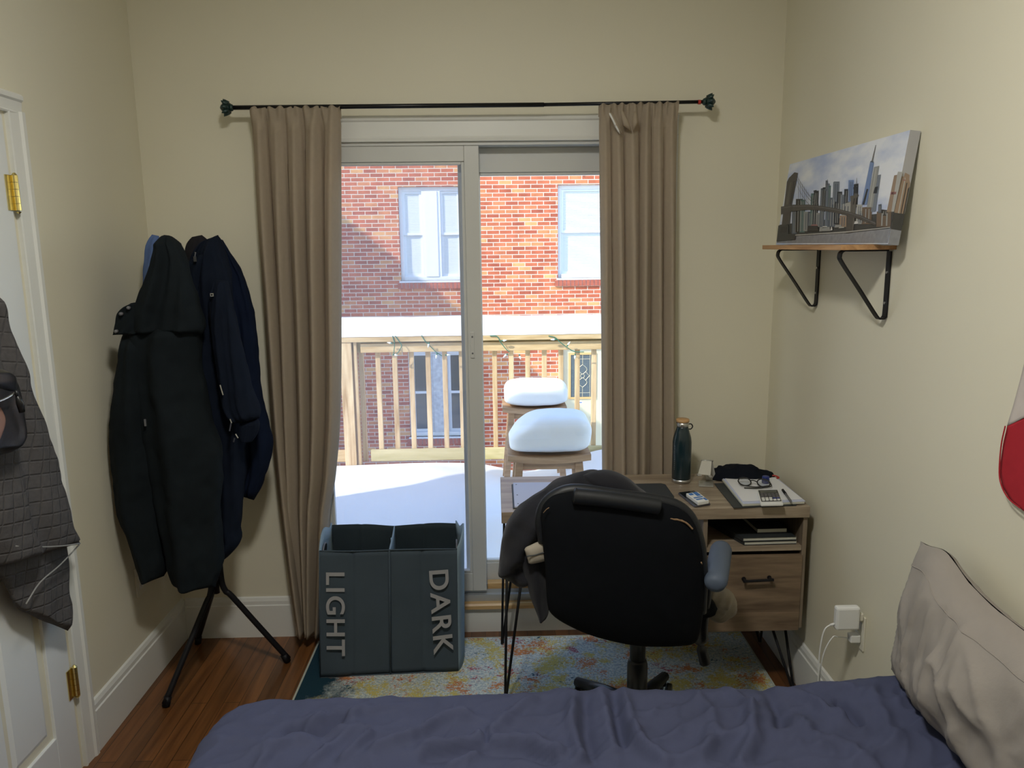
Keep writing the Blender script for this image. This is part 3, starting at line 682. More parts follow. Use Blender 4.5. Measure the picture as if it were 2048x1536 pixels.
def mound(name, cx, cy, sx0, sx1, sy, z0, hl, hr, label, seed):
    def fn(u, v):
        a = 2*pi*u; ph = (v-.5)*pi; c = cos(a); s_ = sin(a)
        k = abs(cos(ph))**.36
        under = 1-.07*smooth((.45-v)/.45)-.015*sin(v*16)*smooth((.75-v)*3)
        ex = math.copysign(abs(c)**.42, c)*k*under; ey = math.copysign(abs(s_)**.42, s_)*k*under
        x = cx+((sx0+sx1)/2)+ex*(sx1-sx0)/2; tt = (ex+1)/2
        h = lerp(hl, hr, smooth(min(1, tt*2.4))**.5); q = (math.copysign(abs(sin(ph))**.75, sin(ph))+1)/2
        z = z0-.0+(h)*q
        return V(x, cy+ey*sy, z)+noise.noise_vector(V(x*8, ey*2, z*14+seed))*.007
    b = B().grid(fn, 64, 34, closed=True)
    tag(obj(name, b, 'snow', smooth_=True), label, 'snow')
mound('snow_mound', fx, YF_, -.225, .245, .183, .545, .11, .212, 'large bluish shaded block of snow on the nearer stool', 3)
mound('snow_mound', kx, YK, -.222, .25, .183, .545, .170, .175, 'bright sunlit block of snow on the farther stool by the railing', 8)
# string lights wound round the rail
t = T('string_lights', 'green wire string lights with white bulbs wound around the railing', 'string lights', (0, YRL, 1))
yw = YRL-.062
for pts, bulbs in (([(785, 672), (789, 688), (788, 708), (795, 706), (803, 692), (799, 684), (790, 672)], [(780, 686, -1, .2), (791, 710, 1, -.2)]),
                   ([(843, 671), (850, 682), (862, 694), (872, 704), (884, 712)], [(857, 690, -.2, -1), (873, 712, -.2, -1), (896, 710, 1, 0)]),
                   ([(980, 672), (994, 673), (1001, 684), (1012, 698), (1019, 704)], [(1008, 681, 1, .1), (1011, 711, -.8, -.6), (1040, 714, .3, -1)]),
                   ([(1097, 672), (1110, 675), (1120, 684), (1132, 693), (1148, 703), (1168, 704)], [(1107, 679, -1, 0), (1137, 688, .7, 1), (1150, 713, -.1, -1)])):
    obj('wire', B().tube(bend([PY(a, c, yw) for a, c in pts], 5), .0035, 6), 'wire', t)
    for (a, c, dx, dz) in bulbs:
        p = PY(a, c, yw-.006); d = V(dx, 0, dz).normalized(); bb = B()
        bb.tube([p-d*.022, p-d*.010], .006, 8, 1); bb.tube([p-d*.010, p-d*.002, p+d*.012, p+d*.024], [.005, .009, .006, .001], 8)
        obj('bulb', bb, ['bulb', 'wire'], t, True)

# ================================================================== CURTAINS
RY, RZ = 3.115, 2.236
rd = T('curtain_rod', 'thin black curtain rod above the sliding door', 'curtain rod', (0, RY, RZ))
xa, xb = PY(462, 222, RY).x, PY(1410, 212, RY).x; xj = PY(1088, 217, RY).x
obj('rod', B().tube([(xa, RY, RZ-.002), (xj, RY, RZ)], .0085, 14).tube([(xj-.01, RY, RZ), (xb, RY, RZ+.006)], .0068, 14), 'rod', rd, True)
for x, s_ in ((xa, -1), (xb, 1)):
    z = RZ-.002 if s_ < 0 else RZ+.006
    b = B().lathe((x, RY, z), [(.006, -s_*.012), (.013, -s_*.006), (.014, 0), (.009, s_*.004), (.009, s_*.008), (.018, s_*.012), (.020, s_*.022), (.012, s_*.034), (.004, s_*.040)], 20, axis='X')
    for k in range(8):
        a = 2*pi*k/8; c = V(x+s_*.016, RY+.016*cos(a), z+.016*sin(a)); e = V(s_*.012, .016*cos(a), .016*sin(a))
        b.tube([c-V(s_*.008, 0, 0), c+e*.5, c+e], [.009, .008, .001], 6)
    obj('finial', b, 'finial', rd, True)
for x in (xa+.12, xb-.13):
    b = B().box(x-.006, x+.006, RY-.004, YB, RZ-.016, RZ-.010).box(x-.009, x+.009, YB-.004, YB, RZ-.035, RZ+.02)
    obj('bracket', b, 'rod', rd)
obj('red_band', B().lathe((xb-.028, RY, RZ+.005), [(.0085, 0), (.0085, .010)], 14, axis='X'), 'redtape', rd)
def curtain(name, label, L, Rr, nfold, amp, seed, extra=None):
    random.seed(seed); ks = [random.uniform(.7, 1.4) for _ in range(nfold)]; tot = sum(ks); ed = [0]
    for k in ks: ed.append(ed[-1]+k/tot)
    am = [random.uniform(.55, 1.15) for _ in range(nfold)]; dr = [random.uniform(-.018, .018) for _ in range(nfold)]
    Lc = [(p.x, p.y) for p in bend([V(a, c, 0) for a, c in L], 6)]; Rc = [(p.x, p.y) for p in bend([V(a, c, 0) for a, c in Rr], 6)]
    def fn(u, v):
        t = v; l = PY(*along(Lc, t), RY); r = PY(*along(Rc, t), RY)
        for i in range(nfold):
            if u <= ed[i+1]+1e-9: break
        f = (u-ed[i])/(ed[i+1]-ed[i]); a = f*2*pi
        grow = lerp(.38, 1, smooth(t*3.2))
        A = amp*am[i]*grow
        wx = lerp(l.x, r.x, u)-.010*am[i]*sin(a)*smooth(.3+t*3)+dr[i]*sin(pi*f)**2*t*1.3
        y = RY+A*(cos(a)+.12*cos(3*a))
        y += .004*noise.noise(V(wx*7, t*3, seed))
        z = lerp(l.z, r.z, u)
        # rod pocket wraps the rod, with small gathers and a ruffled top edge
        if t < .045:
            k = smooth(t/.045); y = lerp(RY-.012-.006*sin(u*nfold*13+seed), y, k); z += .004*sin(u*nfold*9+seed)*(1-k)
        return V(wx, min(y, YB-.024), z)
    b = B().grid(fn, 260, 110)
    # back layer of the rod pocket
    b.grid(lambda u, v: V(lerp(PY(*Lc[0], RY).x, PY(*Rc[0], RY).x, u), RY+.013+.004*sin(u*nfold*11), lerp(fn(u, 0).z, RZ-.045, v)), 80, 4)
    b.grid(lambda u, v: V(lerp(PY(*Lc[0], RY).x, PY(*Rc[0], RY).x, u), lerp(RY-.012-.006*sin(u*nfold*13+seed), RY+.013, v), fn(u, 0).z+.004*sin(v*pi)), 80, 5)
    t = T(name, label, 'curtain', ((fn(0, 0).x+fn(1, 0).x)/2, RY, fn(.5, 1).z), 'taupe curtains on the rod')
    obj('curtain_panel', b, 'curtain', t, True, solid=.0012, fix=False)
    hb_ = B().grid(lambda u, v: fn(u, lerp(.043, .046, v))+V(0, -.002, 0), 160, 2)
    obj('pocket_seam', hb_, 'curtain', t, True, fix=False)
    return t, fn
curtain('curtain', 'taupe linen curtain hanging full length at the left of the glass door', [(500, 217), (512, 420), (526, 620), (545, 900), (570, 1110), (592, 1268)],
        [(681, 214), (679, 500), (678, 800), (668, 950), (655, 1040), (640, 1268)], 5, .040, 5)
cr_, cf = curtain('curtain', 'taupe linen curtain hanging at the right of the glass door behind the desk', [(1198, 211), (1201, 420), (1204, 640), (1206, 948), (1210, 1262)],
        [(1356, 206), (1353, 420), (1350, 700), (1348, 948), (1346, 1262)], 6, .034, 11)
# pinched pleats on the right curtain
b = B()
for (p0, p1, p2, w0) in (((1222, 226), (1232, 250), (1246, 270), .010), ((1243, 222), (1252, 248), (1262, 262), .012), ((1270, 224), (1270, 245), (1266, 262), .011)):
    b.tube([PY(*p0, RY-.035), PY(*p1, RY-.045), PY(*p2, RY-.035)], [w0*.5, w0, w0*.2], 10)
obj('pinch_pleats', b, 'curtain', cr_, True)
obj('edge_cord', B().tube(bend([PY(1219, 226, RY-.05), PY(1226, 240, RY-.052), PY(1240, 268, RY-.046)], 4), [.002]+[.004]*7+[.001], 6), 'bolt', cr_, True)

# ================================================================== COAT RACK AND COATS
RX, RYc = -1.135, 2.93
cr = T('coat_rack', 'black metal tripod coat rack standing in the left corner', 'coat rack', (RX, RYc, 0))
obj('pole', B().tube([(RX, RYc, .34), (RX, RYc, 1.62)], .013, 14).lathe((RX, RYc, 1.62), [(.014, 0), (.02, .012), (.012, .028), (.003, .034)], 16), 'metalblack', cr, True)
for (fx_, fy_) in ((-1.267, 2.678), (-.882, 2.985), (-1.325, 3.160)):
    d = V(fx_-RX, fy_-RYc, 0).normalized(); a = V(RX, RYc, 0)+d*.022
    obj('leg', B().tube(bend([a+V(0, 0, .56), a+V(0, 0, .40), a+d*.012+V(0, 0, .345), a+d*.035+V(0, 0, .318), lerp(a+d*.035+V(0, 0, .318), V(fx_, fy_, .012), .5), V(fx_, fy_, .014)], 5), .0115, 12)
        .tube([V(fx_, fy_, .0)+d*-.004+V(0, 0, .002), V(fx_, fy_, .024)-d*.018+V(0, 0, .012)], .0145, 12), 'metalblack', cr, True)
for a in (200, 250, 300, 340, 60, 120):
    d = V(cos(R(a)), sin(R(a)), 0); z0 = 1.56
    obj('hook', B().tube(bend([V(RX, RYc, z0), V(RX, RYc, z0)+d*.06+V(0, 0, .02), V(RX, RYc, z0)+d*.11+V(0, 0, .075), V(RX, RYc, z0)+d*.125+V(0, 0, .10)], 5), .006, 8), 'metalblack', cr, True)
NF = (0, -1, 0)
def pl_(Y, tilt=0): return lambda px, py: PY(px, py, Y)
# blue shirt
tag(obj('blue_shirt', drape([(304, 469), (294, 495), (288, 540), (283, 600), (278, 700)], [(318, 472), (326, 500), (335, 540), (345, 600), (350, 700)], pl_(2.99), NF, .03, [(.006, 5, 0, 8)], 30, 30), 'denim', smooth_=True),
    'blue cotton shirt peeking out behind the dark parka', 'shirt')
tag(obj('grey_fleece', drape([(384, 474), (374, 490), (370, 508), (372, 540), (378, 640)], [(404, 470), (416, 480), (424, 500), (430, 540), (440, 640)], pl_(2.93), NF, .045, [(.006, 6, 1, 8)], 34, 34, rnd=(.2, .1)), 'fleece', smooth_=True),
    'dark grey fleece hood between the parka and the navy jacket', 'fleece')
# midnight coat behind
t = T('midnight_coat', 'midnight blue coat hanging rightmost and rearmost on the rack', 'coat', (-.9, 2.88, .85))
obj('coat_body', drape([(432, 476), (425, 560), (425, 700), (440, 860), (455, 930), (478, 990)], [(446, 480), (470, 522), (492, 566), (508, 625), (516, 700), (525, 800), (538, 856), (545, 885), (538, 930), (526, 968), (508, 1000)], pl_(2.94), NF, .06,
    [(.012, 7, 0, 4), (.006, 15, 1, -6)], 60, 90), 'navy2', t, True)
# navy jacket
t = T('navy_jacket', 'navy hooded jacket with small metal snap, hanging right of the parka', 'jacket', (-.95, 2.82, .6))
obj('jacket_body', drape([(422, 476), (400, 492), (380, 530), (376, 600), (385, 800), (400, 1000), (415, 1110)], [(436, 470), (447, 500), (460, 560), (470, 640), (480, 760), (490, 880), (487, 980), (481, 1050), (484, 1082), (462, 1106), (443, 1124)], pl_(2.85), NF, .07,
    [(.014, 6, .5, 4), (.006, 14, 0, -5)], 64, 100, rnd=(.06, .02)), 'navy', t, True)
sv = obj('sleeve', drape([(428, 560), (420, 640), (430, 720), (442, 790), (456, 832), (478, 846)], [(455, 560), (474, 650), (490, 718), (504, 776), (516, 815), (519, 836)], pl_(2.76), NF, .05, [(.008, 5, 1, 6), (.004, 13, 0, 12)], 44, 60), 'navy', t, True)
obj('cuff', drape([(480, 842), (478, 856), (480, 876), (487, 884)], [(516, 838), (518, 852), (514, 868), (503, 884)], pl_(2.76), NF, .028, [(.004, 26, 0, 0)], 44, 16, crumple=.002), 'navy', sv, True)
obj('collar', drape([(378, 520), (372, 545), (376, 575), (392, 600)], [(416, 500), (424, 530), (418, 562), (404, 596)], pl_(2.81), NF, .04, [(.006, 5, 0, 4)], 34, 24), 'navy', t, True)
b = B(); p = PY(390, 514, 2.755); b.box(p.x-.005, p.x+.005, p.y-.003, p.y, p.z-.016, p.z+.002).tube([p+V(0, -.002, .002), p+V(.004, -.004, .016)], .003, 6)
obj('zip_pull', b, 'silver', t)
p = PY(424, 590, 2.705); b = B().box(p.x-.006, p.x+.006, p.y-.002, p.y+.002, p.z-.005, p.z+.006).box(p.x-.003, p.x+.003, p.y-.003, p.y-.002, p.z-.002, p.z+.003, 1)
obj('snap', b, ['silver', 'metalblack'], t)
for a, c in (((440, 770), (446, 790)), ((460, 838), (463, 846)), ((462, 846), (459, 862)), ((471, 868), (476, 876)), ((469, 876), (467, 884))):
    obj('drawcord_toggle', B().tube([PY(*a, 2.70), PY(*c, 2.70)], .0028, 6), 'silver', t)
# parka
t = T('parka', 'long charcoal green hooded parka hanging leftmost on the coat rack', 'coat', (-1.2, 2.66, .5))
Yp = 2.70
obj('sleeve', drape([(246, 668), (238, 720), (229, 780), (221, 850), (224, 940), (240, 1030), (262, 1100), (289, 1166)], [(292, 668), (300, 760), (306, 860), (312, 960), (318, 1040), (326, 1100), (331, 1130), (328, 1152)], pl_(Yp-.01), NF, .055,
    [(.008, 3.5, 0, 3), (.003, 8, 1, -4)], 50, 90, rnd=(.05, .01)), 'parka', t, True)
obj('coat_body', drape([(272, 640), (262, 700), (270, 800), (290, 900), (310, 1000), (330, 1090), (338, 1140), (352, 1172)], [(400, 640), (398, 720), (410, 785), (424, 840), (440, 900), (443, 960), (438, 1010), (441, 1080), (443, 1130), (432, 1174)], pl_(Yp), NF, .085,
    [(.018, 4.2, .4, 2.0), (.005, 9, 1, 3)], 84, 130, rnd=(.05, .02)), 'parka', t, True)
obj('hood', drape([(328, 470), (316, 490), (306, 520), (292, 556), (278, 594), (272, 640), (276, 668)], [(338, 471), (358, 498), (374, 528), (386, 566), (398, 606), (409, 648), (404, 668)], pl_(Yp-.015), NF, .075,
    [(.016, 4.5, 2.2, 3), (.007, 11, 0, 8)], 64, 70, rnd=(.10, .04)), 'parka', t, True)
fl = obj('collar_flap', drape([(262, 606), (238, 622), (231, 648), (225, 670)], [(300, 600), (300, 630), (298, 650), (276, 668)], pl_(Yp-.05), NF, .018, [(.005, 6, 0, 3)], 34, 24, rnd=(.05, .05), crumple=.003), 'parka', t, True)
b = B()
for a, c in ((241, 628), (231, 663), (256, 616)):
    p = PY(a, c, Yp-.078); b.lathe(p, [(.006, .012), (.006, 0), (.002, -.003)], 12, axis='Y')
obj('snaps', b, 'greypl', fl, True)
p = PY(291, 845, Yp-.07); obj('zip_pull', B().box(p.x-.003, p.x+.003, p.y-.004, p.y, p.z-.012, p.z+.012), 'greypl', t)

# ================================================================== RUG
b = B(); nx, ny = 60, 60
b.box(-.79, 1.066, 1.55, 3.135, 0.0005, .010)
rg = T('rug', 'colourful distressed abstract rug under the desk and hamper', 'rug', (.14, 2.35, 0))
obj('pile', B().box(-.785, 1.061, 1.91, 3.13, 0.0005, .011), 'rug', rg, bevel=.002)
b = B().box(-.793, -.785, 1.90, 3.138, 0, .009).box(1.061, 1.068, 1.90, 3.138, 0, .009).box(-.785, 1.061, 3.13, 3.138, 0, .009).box(-.785, 1.061, 1.90, 1.91, 0, .009)
obj('binding', b, 'rugedge', rg)
RZ0 = .011
# ================================================================== HAMPER
hm = T('laundry_hamper', 'slate grey two-section laundry hamper lettered LIGHT and DARK', 'laundry hamper', (-.44, 2.97, RZ0))
A0 = PY(641, 1358, 2.84); A1 = PY(917, 1347, 2.86); yf0, yf1 = 2.84, 2.865
bl, br = V(A0.x, yf0, RZ0+.001), V(A1.x, yf1, RZ0+.001)
tl, tr_ = PY(639, 1102, 2.835), PY(914, 1098, 2.86)
kbl, kbr = bl+V(.02, .27, 0), br+V(-.01, .26, 0)
ktl, ktr = PY(663, 1050, 3.10), PY(912, 1047, 3.10)
def quadsurf(p00, p10, p11, p01, nrm, amp=.003, seed=0, sag=0, nu=60, nv=24):
    nrm = Vector(nrm)
    def fn(u, v):
        p = lerp(lerp(p00, p10, u), lerp(p01, p11, u), v)
        return p+nrm*(amp*noise.noise(p*5+V(seed, 0, 0))*2*sin(pi*u)-.004*math.exp(-((u-.47)/.03)**2)*(1 if nu > 2 else 0)) - V(0, 0, 1)*sag*sin(pi*u)*v*v
    return B().grid(fn, nu, nv)
mb_, mt_ = lerp(bl, br, .505), lerp(tl, tr_, .505)
kmt = PY(789, 1052, 3.10); kmb = lerp(kbl, kbr, .5)
for (p, q, r_, s_, seed) in ((bl, mb_+V(-.004, .006, 0), mt_+V(-.003, .004, 0), tl, 1), (mb_+V(.004, .006, 0), br, tr_, mt_+V(.003, .004, 0), 4)):
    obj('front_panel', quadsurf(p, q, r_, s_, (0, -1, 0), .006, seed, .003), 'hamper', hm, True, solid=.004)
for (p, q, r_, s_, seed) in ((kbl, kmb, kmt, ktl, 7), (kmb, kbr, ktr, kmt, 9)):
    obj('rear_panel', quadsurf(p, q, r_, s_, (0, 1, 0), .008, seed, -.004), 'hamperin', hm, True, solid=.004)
obj('divider', quadsurf(mb_, kmb, kmt, mt_, (1, 0, 0), .003), 'hampdaylit', hm, True, solid=.004)
obj('bottom_panel', B().add([bl, br, kbr, kbl], [(0, 1, 2, 3)]), 'hamper', hm, solid=.003)
for (fb, kb_, kt_, ft, s_) in ((bl, kbl, ktl, tl, -1), (br, kbr, ktr, tr_, 1)):
    # side panel rising to a rounded handle top, with an oval handle hole rim
    pts = []
    n = 10; hgt = .085 if s_ > 0 else .075
    top = [lerp(ft, kt_, k/n)+V(0, 0, (.052 if s_ > 0 else .04)*(sin(pi*min(1, k/n*1.15)) if k < n else .25)) for k in range(n+1)]
    b = B()
    b.grid(lambda u, v: lerp(lerp(fb, kb_, u), top[round(u*n)], v)+V(s_*(.030 if s_ > 0 else .006)*sin(pi*min(1, u*1.0))**.7*(.75+.25*v), 0, 0), n+1, 12)
    sp_ = obj('side_panel', b, 'hampdaylit', hm, True, solid=.005)
    c = lerp(ft, kt_, .38)+V(0, 0, -.035 if s_ < 0 else -.03); e = (kt_-ft).normalized()
    ring = [c+e*.035*cos(2*pi*k/24)+V(0, 0, .02*sin(2*pi*k/24)) for k in range(25)]
    obj('handle_rim', B().tube(ring, .0035, 8, 0, False), 'greypl', sp_, True)
    obj('handle_opening', B().prism([c+e*.033*cos(2*pi*k/24)+V(-.0035, 0, .018*sin(2*pi*k/24)) for k in range(24)], (.007, 0, 0)), 'plastic', sp_)
b = B().tube(bend([tl, lerp(tl, mt_, .5)+V(0, 0, -.003), mt_, lerp(mt_, tr_, .5)+V(0, 0, .001), tr_], 5), .003, 8)
b.tube([mb_+V(0, -.001, 0), mt_+V(0, -.001, 0)], .0035, 8).tube([bl, tl], .003, 8).tube([bl, mb_, br], .003, 8)
obj('binding', b, 'hampdaylit' if False else 'hamper', hm, True)
def text_mesh(s, bold=.014):
    cu = bpy.data.curves.new('t', 'FONT'); cu.body = s; cu.size = 1; cu.offset = bold; cu.space_character = 1.12
    o = bpy.data.objects.new('t', cu); sc.collection.objects.link(o); dg = bpy.context.evaluated_depsgraph_get()
    me = bpy.data.meshes.new_from_object(o.evaluated_get(dg)); vs_ = [v.co.copy() for v in me.vertices]; fs = [tuple(p.vertices) for p in me.polygons]
    bpy.data.objects.remove(o); bpy.data.meshes.remove(me)
    x0_ = min(v.x for v in vs_); x1_ = max(v.x for v in vs_); y0_ = min(v.y for v in vs_); y1_ = max(v.y for v in vs_)
    return [((v.x-x0_)/(x1_-x0_), (v.y-y0_)/(y1_-y0_)) for v in vs_], fs
def lettering(word, c00, c10, c11, c01, y):
    """px corners: start-baseline, end-baseline, end-top, start-top"""
    uv, fs = text_mesh(word); P4 = [PY(*c, y) for c in (c00, c10, c11, c01)]
    vs_ = [lerp(lerp(P4[0], P4[1], u), lerp(P4[3], P4[2], u), v) for u, v in uv]
    b = B().add(vs_, fs); o = obj('lettering', b, 'letter', hm); q = o.modifiers.new('thickness', 'SOLIDIFY'); q.thickness = .0012; return o
lettering('LIGHT', (651.5, 1145), (653, 1312), (690.5, 1312), (689.5, 1145), 2.829)
lettering('DARK', (858, 1142), (868, 1310), (907, 1304), (896.5, 1139), 2.846)

# ================================================================== DESK
ZT = .76; dx0, dx1, dy0, dy1 = .014, 1.132, 2.637, 3.068
dk = T('desk', 'grey oak writing desk with hairpin legs and drawer cabinet', 'desk', ((dx0+dx1)/2, (dy0+dy1)/2, 0))
obj('tabletop', B().box(dx0, dx1, dy0, dy1, ZT-.042, ZT), 'desk', dk, bevel=.0015)
cx0, cx1, cz0, cz1, cy0 = .748, 1.130, .275, ZT-.042, 2.648
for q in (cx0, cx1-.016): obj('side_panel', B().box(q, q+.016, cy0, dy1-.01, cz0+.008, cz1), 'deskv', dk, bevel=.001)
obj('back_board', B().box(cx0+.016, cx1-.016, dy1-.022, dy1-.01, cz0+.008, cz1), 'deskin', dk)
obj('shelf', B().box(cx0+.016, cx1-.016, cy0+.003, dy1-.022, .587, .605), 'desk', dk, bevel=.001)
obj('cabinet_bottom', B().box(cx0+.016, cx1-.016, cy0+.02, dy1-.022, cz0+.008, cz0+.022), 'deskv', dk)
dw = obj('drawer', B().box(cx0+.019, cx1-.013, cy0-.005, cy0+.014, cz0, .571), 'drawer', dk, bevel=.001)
ha, hbq = PY(1488, 1163, 2.62), PY(1546, 1160, 2.62)
b = B().tube([ha, hbq], .005, 10)
for p in (ha+V(.006, 0, 0), hbq-V(.006, 0, 0)): b.tube([p+V(0, .022, 0), p], .005, 10).lathe(p+V(0, .020, 0), [(.008, 0), (.008, .004)], 12, axis='Y'); b.box(p.x-.009, p.x+.009, p.y-.004, p.y+.004, p.z-.004, p.z+.005)
obj('handle', b, 'metalblack', dw, bevel=.001)
def hairpin(cx, cy, sx, sy, z1, spread=.055, fl=RZ0):
    c = V(cx, cy, z1); f = V(cx+sx*.022, cy+sy*.022, fl+.006); a = c+V(-sx*.0, -sy*spread*1.4, 0); d = c+V(-sx*spread*1.4, 0, 0)
    k = V(-sx*.004, sy*.004, 0)
    o = obj('leg', B().tube([a, lerp(a, f, .97)-V(sx*.002, sy*.004, 0), f+V(-sx*.002, -sy*.007, .004), f, f+V(-sx*.007, -sy*.002, .004), lerp(d, f, .97)-V(sx*.004, sy*.002, 0), d], .0052, 10)
        .box(min(c.x, c.x-sx*.09), max(c.x, c.x-sx*.09), min(c.y, c.y-sy*.09), max(c.y, c.y-sy*.09), z1-.003, z1), 'metalblack', dk, True)
hairpin(.038, 2.665, -1, -1, ZT-.042); hairpin(.030, 3.045, -1, 1, ZT-.042)
hairpin(1.105, 2.690, 1, -1, cz0+.008, fl=0); hairpin(1.105, 3.03, 1, 1, cz0+.008, fl=0)
# items on the desk
def slab(pts, z0, z1, mm, name, parent=None, bevel=.0015, **k):
    return obj(name, B().prism([V(p.x, p.y, z0) for p in pts], (0, 0, z1-z0)), mm, parent, bevel=bevel, **k)
def zq(*pp, z=ZT): return [PZ(a, c, z) for a, c in pp]
t = T('notebook', 'open loose-leaf pad with three punched holes at the left end of the desk', 'notebook', tuple(PZ(1070, 1000, ZT)))
q = [V(.062, 2.672, 0), V(.275, 2.68, 0), V(.27, 2.955, 0), V(.064, 2.957, 0)]
slab([p+V(-.006, 0, 0) for p in q], ZT+.0005, ZT+.004, 'folder', 'cover', t); pg = slab(q, ZT+.004, ZT+.010, 'page', 'pages', t)
b = B()
for y in (2.70, 2.80, 2.93): b.lathe((.076, y, ZT+.0101), [(.003, 0), (.003, .0004)], 12)
obj('holes', b, 'ink', pg)
tag(obj('laptop', B().prism([V(.40, 2.74, ZT+.001), V(.660, 2.735, ZT+.001), V(.66, 2.885, ZT+.001), V(.645, 2.90, ZT+.001), V(.40, 2.90, ZT+.001)], (0, 0, .014)), 'folder', bevel=.003),
    'closed black laptop lying on the desk behind the chair back', 'laptop')
# water bottle
c = PZ(1362, 963, ZT); c = V(c.x, c.y, ZT+.0005)
t = T('water_bottle', 'dark teal steel water bottle with bamboo lid', 'water bottle', tuple(c))
s_ = .0365
obj('body', B().lathe(c, [(s_, .014), (s_+.001, .016), (s_+.001, .165), (s_-.002, .185), (s_-.009, .208), (s_-.0135, .222), (s_-.014, .228)], 40), 'bottle', t, True)
obj('steel_base', B().lathe(c, [(s_-.003, 0), (s_, .002), (s_, .015)], 40), 'steel', t, True)
obj('steel_neck', B().lathe(c, [(s_-.014, .226), (s_-.013, .232), (s_-.0125, .246)], 40), 'steel', t, True)
lid = obj('lid', B().lathe(c, [(s_-.011, .246), (s_-.0105, .248), (s_-.0105, .256), (s_-.013, .258)], 40), 'bamboo', t, True)
obj('carry_loop', B().tube(bend([c+V(.020, 0, .236), c+V(.034, 0, .236), c+V(.040, 0, .226), c+V(.034, 0, .216), c+V(.024, 0, .216)], 6), .0022, 8), 'metalblack', t, True)
b = B()
for k in range(13):
    z = .055+k*.0078; b.box(c.x-.0335, c.x-.0300, c.y-.0185, c.y-.0165, c.z+z, c.z+z+.0045)
obj('side_marks', b, 'steel', t)
# phone stand
p0 = PZ(1405, 968, ZT)
t = T('phone_stand', 'silver aluminium phone stand beside the water bottle', 'phone stand', (p0.x, p0.y, ZT))
b = B().prism([V(p0.x-.025, p0.y-.035, ZT+.0005), V(p0.x+.032, p0.y-.045, ZT+.0005), V(p0.x+.048, p0.y+.015, ZT+.0005), V(p0.x+.044, p0.y+.03, ZT+.0005), V(p0.x-.006, p0.y+.035, ZT+.0005)], (0, 0, .004))
obj('foot', b, 'alu', t, bevel=.002)
q0, q1 = PY(1412, 960, 2.965), PY(1434, 963, 2.96); r0_, r1_ = PY(1405, 921, 2.975), PY(1425, 922, 2.97)
obj('arm', B().hexa([q0, q1, q1+V(0, .004, 0), q0+V(0, .004, 0)], [r0_, r1_, r1_+V(0, .004, 0), r0_+V(0, .004, 0)]), 'alu', t, bevel=.001)
a0_, a1_, a2_, a3_ = PY(1396, 948, 2.90), PY(1421, 951, 2.89), PY(1424, 921, 2.965), PY(1404, 920, 2.965)
cr2 = obj('cradle', B().hexa([a0_, a1_, a1_+V(0, .004, -.002), a0_+V(0, .004, -.002)], [a3_, a2_, a2_+V(0, .004, -.002), a3_+V(0, .004, -.002)]), 'alulight', t, bevel=.001)
obj('hinge', B().tube([PY(1403, 921, 2.965), PY(1426, 922, 2.965)], .004, 10), 'alu', t, True)
obj('lip', B().box(a0_.x-.006, a0_.x+.010, a0_.y-.02, a0_.y, a0_.z-.003, a0_.z+.001).box(a1_.x-.010, a1_.x+.002, a1_.y-.02, a1_.y, a1_.z-.003, a1_.z+.001), 'alu', cr2, bevel=.001)
# pouch
t = T('black_pouch', 'crumpled black nylon pouch with red tab at the back corner of the desk', 'pouch', (.98, 2.97, ZT))
def pouch(u, v):
    a = 2*pi*u; th = v*pi/2; x = cos(a)*cos(th); y = sin(a)*cos(th); z = sin(th)
    P = V(.985+.135*x+.01*y, 2.985+.062*y-.02*x, ZT+.006+.056*z*(1-.25*x*x))
    q = noise.noise_vector(P*22)*.011*(.4+z)+noise.noise_vector(P*55)*.004
    P = P+q; P.z = max(P.z, ZT+.002); return P
b = B().grid(pouch, 64, 20, closed=True); b.f.append(tuple(range(64))); b.m.append(0)
obj('body', b, 'pouch', t, True)
obj('red_tab', B().tube(bend([PY(1540, 953, 2.955), PY(1548, 951, 2.95), PY(1558, 955, 2.945), PY(1553, 957, 2.94)], 4), .003, 6), 'redtape', t)
# paper stack with folder
t = T('dark_folder', 'dark folder lying under the stack of white paper', 'folder', (.98, 2.79, ZT))
fo = [V(.850, 2.630, 0), V(1.085, 2.645, 0), V(1.085, 2.93, 0), V(.862, 2.920, 0)]
b = B().prism([V(p.x, p.y, ZT+.0006) for p in fo], (0, 0, .003)); obj('cover', b, 'folder', t, bevel=.001)
pts = [V(.885, 2.640, 0), V(1.118, 2.655, 0), V(1.118, 2.925, 0), V(.90, 2.945, 0)]
t = T('paper_stack', 'white notepad and loose sheets stacked at the right end of the desk', 'paper', (1.0, 2.79, ZT))
slab(pts, ZT+.004, ZT+.012, 'edge', 'pad', t)
slab([p+V(.003, .001, 0) for p in pts], ZT+.0122, ZT+.0145, 'page', 'ruled_sheets', t)
slab([V(.893, 2.662, 0), V(1.117, 2.672, 0), V(1.113, 2.945, 0), V(.912, 2.955, 0)], ZT+.0148, ZT+.0165, 'paper', 'loose_sheet', t)
ZP = ZT+.0168
